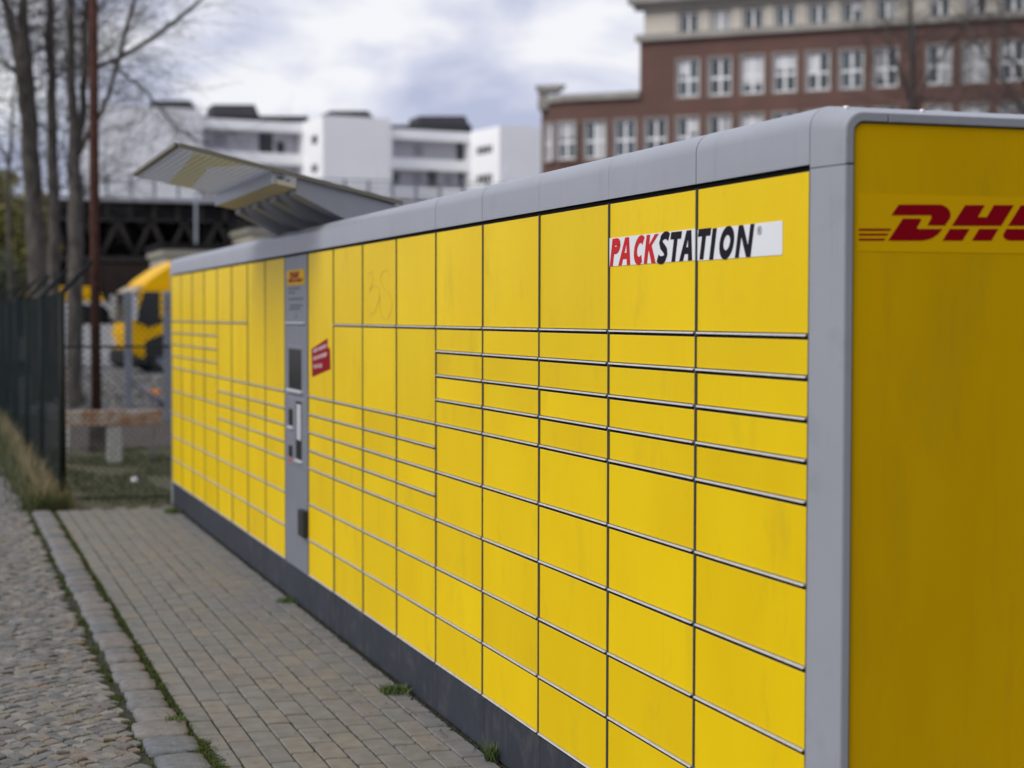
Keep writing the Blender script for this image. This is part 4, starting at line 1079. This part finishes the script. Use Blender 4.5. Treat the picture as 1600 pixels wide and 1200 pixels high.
for k, px in enumerate(range(-215, 880, 44)):      # denser bracing on the far side
    xa, xb, xc = vx(px), vx(px+22), vx(px+44)
    for pa, pb in (((xa, vz(346)), (xb, vz(405))), ((xb, vz(405)), (xc, vz(346))), ((xb, vz(346)), (xb, vz(405)))):
        b = MB(); b.tube([(pa[0], yv+4.5, pa[1]), (pb[0], yv+4.5, pb[1])], 0.10, 4); b.build('strut', M['steel_brown'], via)
for px in (-150, 95, 330, 560, 790):
    x = vx(px); me = cbox_mesh('column', x-0.35, x+0.35, yv+0.4, yv+1.1, -0.05, vz(346), 0.03); link('column', me, M['steel_dark'], via)
me = cbox_mesh('rear_girder', x0, x1, yv+8.3, yv+8.8, vz(405), vz(331), 0.02); link('rear_girder', me, M['steel_dark'], via)
wall = root_at('dark_brick_wall', (10, 92, 0)); tag(wall, 'long dark brick wall added as dark backing behind the viaduct', 'wall')
me = cbox_mesh('wall_face', vx(-300)-3, vx(900)+5, 90, 90.6, -0.05, vz(372), 0.02); link('wall_face', me, mat('dark_backing_brick', (0.05, 0.035, 0.03), 0.9, var=0.4, scale=1.5), wall)  # brick face added as a dark backing behind the truss
me = cbox_mesh('coping', vx(-300)-3, vx(900)+5, 89.9, 90.7, vz(372)+0.003, vz(370)+0.05, 0.02); link('coping', me, M['stone'], wall)
mast = root_at('lamp_mast', tuple(at_y(307, 480, 70)*1.0)); q = at_y(307, 480, 70); mast.location = (q.x, 70, 0); PINV[mast.name] = Matrix.Translation((-q.x, -70, 0))
tag(mast, 'thin grey steel mast standing before the viaduct', 'mast')
b = MB(); b.tube([(q.x, 70, -0.05), (q.x, 70, at_y(307, 300, 70).z)], [0.065, 0.06], 8); b.build('shaft', M['grey_metal'], mast)
b = MB(); b.tube([(q.x, 70, at_y(307, 300, 70).z), (q.x+0.35, 70, at_y(307, 300, 70).z+0.12)], [0.07, 0.12], 8); b.build('lamp_head', M['deck_grey'], mast)

# ================================================================== BUILDINGS
def facade(b, P0, P1, z0, z1, holes, reveal=0.25):
    """vertical wall from P0 to P1 (xy), holes = (s0,s1,za,zb) in metres along / up"""
    P0 = Vector((P0[0], P0[1], 0)); P1 = Vector((P1[0], P1[1], 0)); Lg = (P1-P0).length; d = (P1-P0)/Lg; nrm = Vector((d.y, -d.x, 0))
    ss = sorted({0.0, Lg, *[h[0] for h in holes], *[h[1] for h in holes]}); zs = sorted({z0, z1, *[h[2] for h in holes], *[h[3] for h in holes]})
    ss = [s_ for s_ in ss if -1e-6 <= s_ <= Lg+1e-6]; zs = [z for z in zs if z0-1e-6 <= z <= z1+1e-6]
    pt = lambda s_, z, o=0: P0+d*s_+Vector((0, 0, z))-nrm*o
    for sa, sb_ in zip(ss, ss[1:]):
        for za, zb_ in zip(zs, zs[1:]):
            sm_, zm = (sa+sb_)/2, (za+zb_)/2
            if any(h[0] < sm_ < h[1] and h[2] < zm < h[3] for h in holes): continue
            b.quad(pt(sa, za), pt(sb_, za), pt(sb_, zb_), pt(sa, zb_))
    for h in holes:
        c = [(h[0], h[2]), (h[1], h[2]), (h[1], h[3]), (h[0], h[3])]
        for k in range(4):
            (s_, z), (s2, z2) = c[k], c[(k+1) % 4]
            b.quad(pt(s_, z), pt(s2, z2), pt(s2, z2, reveal), pt(s_, z, reveal))
    return P0, d, nrm
def on_wall(P0, P1, px, py):
    P0 = Vector((P0[0], P0[1], 0)); P1 = Vector((P1[0], P1[1], 0)); d = (P1-P0).normalized(); nrm = Vector((d.y, -d.x, 0))
    r_ = ray(px, py); t = (P0-CAM).dot(nrm)/r_.dot(nrm); h = CAM+r_*t
    return (h-P0).dot(d), h.z

# ---- brick office building
bb = root_at('brick_building', (70, 100, 0)); tag(bb, 'red brown brick office building with cream top storey and white windows', 'building')
Q0 = pd(899, 495, 113.5); Q1 = pd(1700, 495, 101.0)
BW0, BW1 = (Q0.x, Q0.y), (Q1.x, Q1.y)
S = lambda px, py=100: on_wall(BW0, BW1, px, py)[0]
Zw = lambda px, py: on_wall(BW0, BW1, px, py)[1]
wc = [930, 977, 1025, 1075, 1125, 1175.5, 1226, 1278, 1330.5, 1384, 1467, 1524, 1582, 1641]
ztopA, zbotA = Zw(1075, 93), Zw(1075, 151)      # upper brick row
zr3t, zr3b = Zw(1075, 183), Zw(1075, 242)
zct, zcb = Zw(1075, 19), Zw(1075, 55)           # cream row
zstring = Zw(1075, 61); zcornice = Zw(1075, 3)
zwing = Zw(960, 155)
ww = 1.42
wins = []                                       # (s centre, half width, z0, z1, kind)
dz = zr3t-ztopA                                 # negative storey step
rows3 = [(zr3b+dz*k, zr3t+dz*k) for k in range(0, 4)]
sW = S(1000)
for px in wc:
    s_ = S(px)
    for (a, c) in rows3: wins.append((s_, ww/2, a, c, 'tall'))
    if px > 1040:
        wins.append((s_, ww/2, zbotA, ztopA, 'tall'))
Lw = (Vector(BW1)-Vector(BW0)).length
b = MB()
H_low = [(s_-hw, s_+hw, a, c) for s_, hw, a, c, k in wins if s_ < sW]
H_hi = [(s_-hw, s_+hw, a, c) for s_, hw, a, c, k in wins if s_ >= sW]
Dv = (Vector(BW1)-Vector(BW0)).normalized(); PW_ = Vector(BW0)+Dv*sW
facade(b, BW0, PW_, 0, zwing, H_low)
facade(b, PW_, BW1, 0, zstring, [(h[0]-sW, h[1]-sW, h[2], h[3]) for h in H_hi])
nr = Vector((Dv.y, -Dv.x))                       # outward (to the camera)
# left return of the tall block above the wing, and its back
bk = PW_-nr*14
b.quad((PW_.x, PW_.y, zwing-0.5), (bk.x, bk.y, zwing-0.5), (bk.x, bk.y, zstring), (PW_.x, PW_.y, zstring))
b.build('brick_wall', M['brick'], bb, fix=False)
# rounded left end of the wing
b = MB(); arc = []; cen = Vector(BW0)-nr*3.6; holes_arc = []
for k in range(0, 9):
    a = rad(12*k); dirv = Vector((nr.x*math.cos(a)-Dv.x*math.sin(a), nr.y*math.cos(a)-Dv.y*math.sin(a))); arc.append(cen+dirv*3.6)
arc.append(arc[-1]+(-nr)*9)
arc_wins = []
def arc_seg(A, B, hs):
    facade(b, B, A, 0, zwing, hs)
for k in range(len(arc)-1):
    A, Bp = arc[k], arc[k+1]; Lg = (A-Bp).length; hs = []
    arc_seg(A, Bp, hs)
b.build('brick_wall', M['brick'], bb, fix=False)
# windows: stone surround, frame with cross bars, panes
win_cache = {}
def window(parent, P, d, nrm, w_, h_, kind='tall', depth=0.16, proud=False):
    key = (round(w_, 2), round(h_, 2), kind)
    if key not in win_cache:
        f = MB(); t = 0.11
        f.box(0, w_, 0, 0.09, 0, t); f.box(0, w_, 0, 0.09, h_-t, h_); f.box(0, t, 0, 0.09, t, h_-t); f.box(w_-t, w_, 0, 0.09, t, h_-t)
        f.box(w_/2-0.085, w_/2+0.085, -0.01, 0.085, t, h_-t)
        if kind == 'tall':
            f.box(t, w_/2-0.085, -0.005, 0.08, h_*0.46-0.07, h_*0.46+0.09); f.box(w_/2+0.085, w_-t, -0.005, 0.08, h_*0.46-0.07, h_*0.46+0.09)
        g_ = MB(); g_.box(t*.5, w_-t*.5, 0.05, 0.06, t*.5, h_-t*.5)
        s_ = MB(); e_ = 0.10
        s_.box(-e_, w_+e_, -0.19, -0.12, -e_, -0.001); s_.box(-e_, w_+e_, -0.19, -0.12, h_+0.001, h_+e_); s_.box(-e_, -0.001, -0.19, -0.12, 0, h_); s_.box(w_+0.001, w_+e_, -0.19, -0.12, 0, h_)
        win_cache[key] = []
        for nm, mb, mm in (('window_surround', s_, M['stone']), ('frame', f, M['frame_white']), ('pane', g_, M['glass'])):
            me = mb.mesh(nm); bm = bmesh.new(); bm.from_mesh(me); bmesh.ops.recalc_face_normals(bm, faces=bm.faces); bm.to_mesh(me); bm.free(); me.materials.append(mm); win_cache[key].append((nm, me))
    (n0, m0), *rest_ = win_cache[key]
    o = bpy.data.objects.new('window', m0); COL.objects.link(o); o.parent = parent; o.matrix_parent_inverse = PINV[parent.name]
    mw = Matrix(((d.x, -nrm.x, 0, P.x-nrm.x*depth), (d.y, -nrm.y, 0, P.y-nrm.y*depth), (0, 0, 1, P.z), (0, 0, 0, 1)))
    o.matrix_basis = mw
    for nm, me in rest_:
        c = bpy.data.objects.new(nm, me); COL.objects.link(c); c.parent = o
    if WR.random() < 0.7:          # blinds and curtains behind the panes, drawn to different heights
        f0 = WR.choice((0.0, 0.25, 0.5, 0.6)); xa, xb = WR.choice(((0.1, 0.9), (0.1, 0.9), (0.1, 0.48), (0.52, 0.9)))
        bl = MB(); bl.box(w_*xa, w_*xb, 0.030, 0.036, h_*max(f0, 0.06), h_*0.94); c = bl.build('blind', M['blind'], None); c.parent = o
    return o
WR = random.Random(31); M['blind'] = mat('pale_blind', (0.55, 0.56, 0.58), 0.9, objvar=0.4)
D3 = Vector((Dv.x, Dv.y, 0)); N3 = Vector((nr.x, nr.y, 0)); P3 = Vector((BW0[0], BW0[1], 0))
for s_, hw, a, c, k in wins:
    p = project(P3+D3*s_+Vector((0, 0, c)))
    if not (-50 < p[0] < 1720 and p[1] < 330): continue
    window(bb, P3+D3*(s_-hw)+Vector((0, 0, a)), D3, N3, 2*hw, c-a)
# two windows on the rounded end (set just in front of the curve)
for px, w_, kk in ((886, 1.30, 1), (861, 0.85, 3)):
    A, Bp = arc[kk], arc[kk+1]; mid = (A+Bp)/2
    best = None
    for k in range(len(arc)-2):
        A2, B2 = arc[k], arc[k+1]
        for t in (0.25, 0.5, 0.75):
            mpt = A2.lerp(B2, t); pr = project((mpt.x, mpt.y, 10))
            if best is None or abs(pr[0]-px) < best[0]: best = (abs(pr[0]-px), mpt, (A2-B2).normalized())
    _, mpt, dd = best; d3 = Vector((dd.x, dd.y, 0)); n3 = Vector((dd.y, -dd.x, 0))
    for (a, c) in rows3[:2]:
        window(bb, Vector((mpt.x, mpt.y, a))-d3*w_/2, d3, n3, w_, c-a, depth=-0.10)
# wing parapet following the curve
b = MB(); top = [Vector(PW_)]+[Vector(BW0)]+arc[1:]
for A, Bp in zip(top, top[1:]):
    dd = (Bp-A).normalized(); n_ = Vector((-dd.y, dd.x));  n_ = n_ if n_.dot(A-cen) > 0 else -n_
    b.prism([Vector((A.x+n_.x*.25, A.y+n_.y*.25, zwing+0.003)), Vector((Bp.x+n_.x*.25, Bp.y+n_.y*.25, zwing+0.003)), Vector((Bp.x-n_.x*.5, Bp.y-n_.y*.5, zwing+0.003)), Vector((A.x-n_.x*.5, A.y-n_.y*.5, zwing+0.003))], (0, 0, 0.42))
b.build('parapet', M['stone'], bb)
# cream storey
b = MB(); cs0 = sW+0.25; Pc = Vector(BW0)+Dv*cs0-nr*0.05
cw = 1.25
ch = [(S(px)-cs0-cw/2, S(px)-cs0+cw/2, zcb, zct) for px in wc if px > 1040]
facade(b, Pc, BW1, zstring+0.4, zcornice, ch)
bk2 = Pc-nr*13
b.quad((Pc.x, Pc.y, zstring), (bk2.x, bk2.y, zstring), (bk2.x, bk2.y, zcornice), (Pc.x, Pc.y, zcornice))
b.build('cream_storey', M['cream'], bb, fix=False)
for h in ch:
    Pq = Vector((Pc.x, Pc.y, 0))+D3*h[0]+Vector((0, 0, h[2])); window(bb, Pq, D3, N3, cw, h[3]-h[2], 'attic')
def band(name, s0, z0, z1, out, m):
    A = Vector(BW0)+Dv*s0; Bp = Vector(BW1); b = MB()
    b.prism([Vector((A.x+nr.x*out, A.y+nr.y*out, z0)), Vector((Bp.x+nr.x*out, Bp.y+nr.y*out, z0)), Vector((Bp.x-nr.x*.3, Bp.y-nr.y*.3, z0)), Vector((A.x-nr.x*.3, A.y-nr.y*.3, z0))], (0, 0, z1-z0)); b.build(name, m, bb)
band('string_course', sW-0.25, zstring+0.003, zstring+0.42, 0.30, M['stone'])
band('cornice', sW-0.6, zcornice+0.003, zcornice+0.5, 0.75, M['stone'])
band('cornice', sW-0.3, zcornice-0.35, zcornice, 0.35, M['stone'])
band('roof_storey', sW+0.4, zcornice+0.51, zcornice+3.5, -0.2, M['stone'])
# downpipe
sp = S(1426); q = P3+D3*sp+N3*0.12; b = MB(); b.tube([q+Vector((0, 0, 2)), q+Vector((0, 0, zstring))], 0.12, 6); b.build('downpipe', M['grey_metal'], bb)
# stone figure block on the rounded corner
dpt = project((arc[4].x, arc[4].y, zwing))[2]
fig = root_at('stone_sculpture', (arc[4].x, arc[4].y, zwing+0.42)); tag(fig, 'weathered stone winged block sculpture on the rounded brick corner', 'sculpture')
dpt = 114.5
def sp_(px, py, dd=0): return pd(px, py, dpt+dd)
b = MB(); b.prism([sp_(842, 170), sp_(843, 158), sp_(841, 150), sp_(846, 141), sp_(858, 141), sp_(857, 152), sp_(862, 160), sp_(866, 170)], FW*0.9); b.build('pedestal', M['stone'], fig)
b = MB(); b.prism([sp_(837, 133, -.2), sp_(884, 131.5, -.2), sp_(878, 138, -.2), sp_(871, 142, -.2), sp_(841, 141.5, -.2), sp_(840, 137, -.2)], FW*1.4); b.build('wing_block', M['stone'], fig)

# ---- white apartment building with loggias
wb = root_at('white_building', (40, 165, 0)); tag(wb, 'white apartment building with long loggias and dark rooftop boxes', 'building')
def wpt(px, dep): v = pd(px, 495, dep); return Vector((v.x, v.y))
def wz(py, dep): return pd(600, py, dep).z
plan = [(120, 154), (313, 159), (316, 164), (475, 168.5), (505, 163.5), (608, 166.5), (611, 172), (736, 176), (780, 170.5), (870, 173.5)]
tops = [168, 168, 190, 190, 184, 184, 204, 204, 199, 199]
PT = [wpt(*p) for p in plan]
def wseg(k, top_py, holes_px=(), name='wall', m=None):
    dep = (plan[k][1]+plan[k+1][1])/2
    A, Bp = PT[k], PT[k+1]; b = MB(); hs = []
    zt = wz(top_py, dep)
    for (pa, pb, ya, yb) in holes_px:
        s0, z_a = on_wall(A, Bp, pa, yb); s1, z_b = on_wall(A, Bp, pb, ya); hs.append((s0, s1, z_a, z_b))
    facade(b, A, Bp, 0, zt, hs, 1.4 if len(holes_px) and (holes_px[0][1]-holes_px[0][0]) > 60 else 0.2)
    b.build(name, m or M['render_white'], wb, fix=False)
    return A, Bp, hs, zt
def backdrop(A, Bp, hs, off, m, name):
    d = (Bp-A).normalized(); n_ = Vector((d.y, -d.x)); 
    for h in hs:
        p0 = A+d*(h[0]-.3)-n_*off; p1 = A+d*(h[1]+.3)-n_*off; b = MB()
        b.quad((p0.x, p0.y, h[2]-.3), (p1.x, p1.y, h[2]-.3), (p1.x, p1.y, h[3]+.3), (p0.x, p0.y, h[3]+.3)); b.build(name, m, wb, fix=False)
def glazing(A, Bp, hs, off, spec):
    d = (Bp-A).normalized(); n_ = Vector((d.y, -d.x))
    for h, sp2 in zip(hs, spec):
        for f0, f1, g0, g1, m in sp2:
            p0 = A+d*(h[0]+(h[1]-h[0])*f0)-n_*(off-0.06); b = MB(); ln = (h[1]-h[0])*(f1-f0)
            b.obox((p0.x, p0.y, h[2]+(h[3]-h[2])*g0), Vector((d.x, d.y, 0))*ln, Vector((-n_.x, -n_.y, 0))*0.04, Vector((0, 0, (h[3]-h[2])*(g1-g0)))); b.build('window', m, wb)
wseg(0, 168)
A, Bp, hs, zt = wseg(2, 190, [(318, 473, 207, 234), (318, 473, 258, 284), (318, 473, 309, 336)])
backdrop(A, Bp, hs, 1.4, M['loggia'], 'loggia_wall'); DG = M['glass']
M['dim'] = mat('dim_glass', (0.012, 0.016, 0.017), 0.2)
M['grey_lilac'] = mat('grey_blind', (0.28, 0.28, 0.31), 0.8)
for_g = [[(0.60, 0.74, 0.0, 0.95, M['dim']), (0.78, 0.86, 0.0, 0.6, M['dim']), (0.15, 0.28, 0.25, 0.85, M['grey_lilac'])]]*3
glazing(A, Bp, hs, 1.4, for_g)
A, Bp, hs, zt = wseg(3, 188, [(486, 496, 210, 227), (486, 496, 256, 271)]); backdrop(A, Bp, hs, 0.2, M['dim'], 'window')
wseg(4, 184)
A, Bp, hs, zt = wseg(6, 205, [(613, 733, 222, 246), (613, 733, 268, 291), (613, 733, 314, 337)])
backdrop(A, Bp, hs, 1.4, M['loggia'], 'loggia_wall')
glazing(A, Bp, hs, 1.4, [[(0.92, 1.0, 0, 1, M['dim']), (0.35, 0.47, .2, .8, M['grey_lilac'])], [(0.53, 0.65, 0, 1, M['dim']), (0.05, .16, .2, .8, M['dim']), (.34, .46, .2, .8, M['grey_lilac']), (.75, .85, .2, .8, M['grey_lilac']), (.95, 1, 0, 1, M['dim'])], [(.4, .5, 0, 1, M['dim'])]])
A, Bp, hs, zt = wseg(7, 202, [(744, 769, 226, 243), (744, 769, 271, 288)]); backdrop(A, Bp, hs, 0.2, M['dim'], 'window')
glazing(A, Bp, hs, 0.16, [[(0.2, .26, 0, 1, M['frame_white']), (.5, .56, 0, 1, M['frame_white']), (.75, .8, 0, 1, M['frame_white'])]]*2)
wseg(8, 199)
for k in (1, 5):                                     # returns
    A, Bp = PT[k], PT[k+1]; zt = wz(tops[k], plan[k][1]); b = MB(); b.quad((A.x, A.y, 0), (Bp.x, Bp.y, 0), (Bp.x, Bp.y, zt), (A.x, A.y, zt)); b.build('wall', M['render_white'], wb, fix=False)
# roof slab, dark parapets and rooftop boxes
b = MB()
for k in (0, 2, 4, 6, 8):
    A, Bp = PT[k], PT[k+1]; dep = (plan[k][1]+plan[k+1][1])/2; z = wz(tops[k], dep)-0.05
    b.quad((A.x, A.y, z), (Bp.x, Bp.y, z), (Bp.x, Bp.y+14, z), (A.x, A.y+14, z))
b.build('roof', M['roof_dark'], wb, fix=False)
def rbox(pxa, pxb, pya, pyb, dep, slant=6, name='rooftop_box', m=None, thick=4):
    b = MB(); p = [pd(pxa, pyb, dep), pd(pxb+slant, pyb, dep), pd(pxb-slant, pya, dep), pd(pxa+slant*0.3, pya, dep)]
    b.prism(p, Vector((0, thick, 0))); b.build(name, m or M['roof_dark'], wb)
rbox(236, 303, 157, 172, 160); rbox(331, 404, 163, 192, 169.5); rbox(514, 581, 173, 188, 168.5); rbox(653, 733, 181, 208, 177.5)
M['black_roof'] = mat('black_parapet_sheet', (0.015, 0.017, 0.022), 0.6)
rbox(317, 482, 181, 190.5, 169.5, 0, 'parapet_band', M['black_roof'], 0.5); rbox(611, 737, 195, 205.5, 177, 0, 'parapet_band', M['black_roof'], 0.5)
for px in (585, 792, 930):
    b = MB(); q = pd(px, 260, 163.5 if px < 700 else 169.5)
    if px < 900: b.tube([(q.x, q.y, q.z-4), (q.x, q.y, q.z)], 0.07, 5); b.build('downpipe', M['pale'], wb)

# ---- unseen brick block, added behind the camera to shade the lockers' end
wh = root_at('end_shade_block', (8, -8, 0)); tag(wh, 'unseen brick block added behind the camera to shade the lockers near end', 'building')
b = MB(); hs_ = [(2.2+3.4*k, 3.8+3.4*k, 2.4+3.2*r, 4.2+3.2*r) for k in range(4) for r in range(2)]
facade(b, (16.0, -4.6), (1.4, -4.6), 0, 9.0, hs_); facade(b, (1.4, -4.6), (1.4, -14), 0, 9.0, [])
b.quad((16, -4.6, 0), (16, -14, 0), (16, -14, 9), (16, -4.6, 9)); b.quad((1.4, -14, 0), (16, -14, 0), (16, -14, 9), (1.4, -14, 9))
b.build('wall', M['brick'], wh, fix=False)
b = MB(); b.box(1.2, 16.2, -14.2, -4.4, 9.003, 9.4); b.build('roof', M['roof_dark'], wh)
for h in hs_:
    b = MB(); b.box(16-h[1]-0.05, 16-h[0]+0.05, -4.86, -4.82, h[2]-0.05, h[3]+0.05); b.build('window', M['glass'], wh)
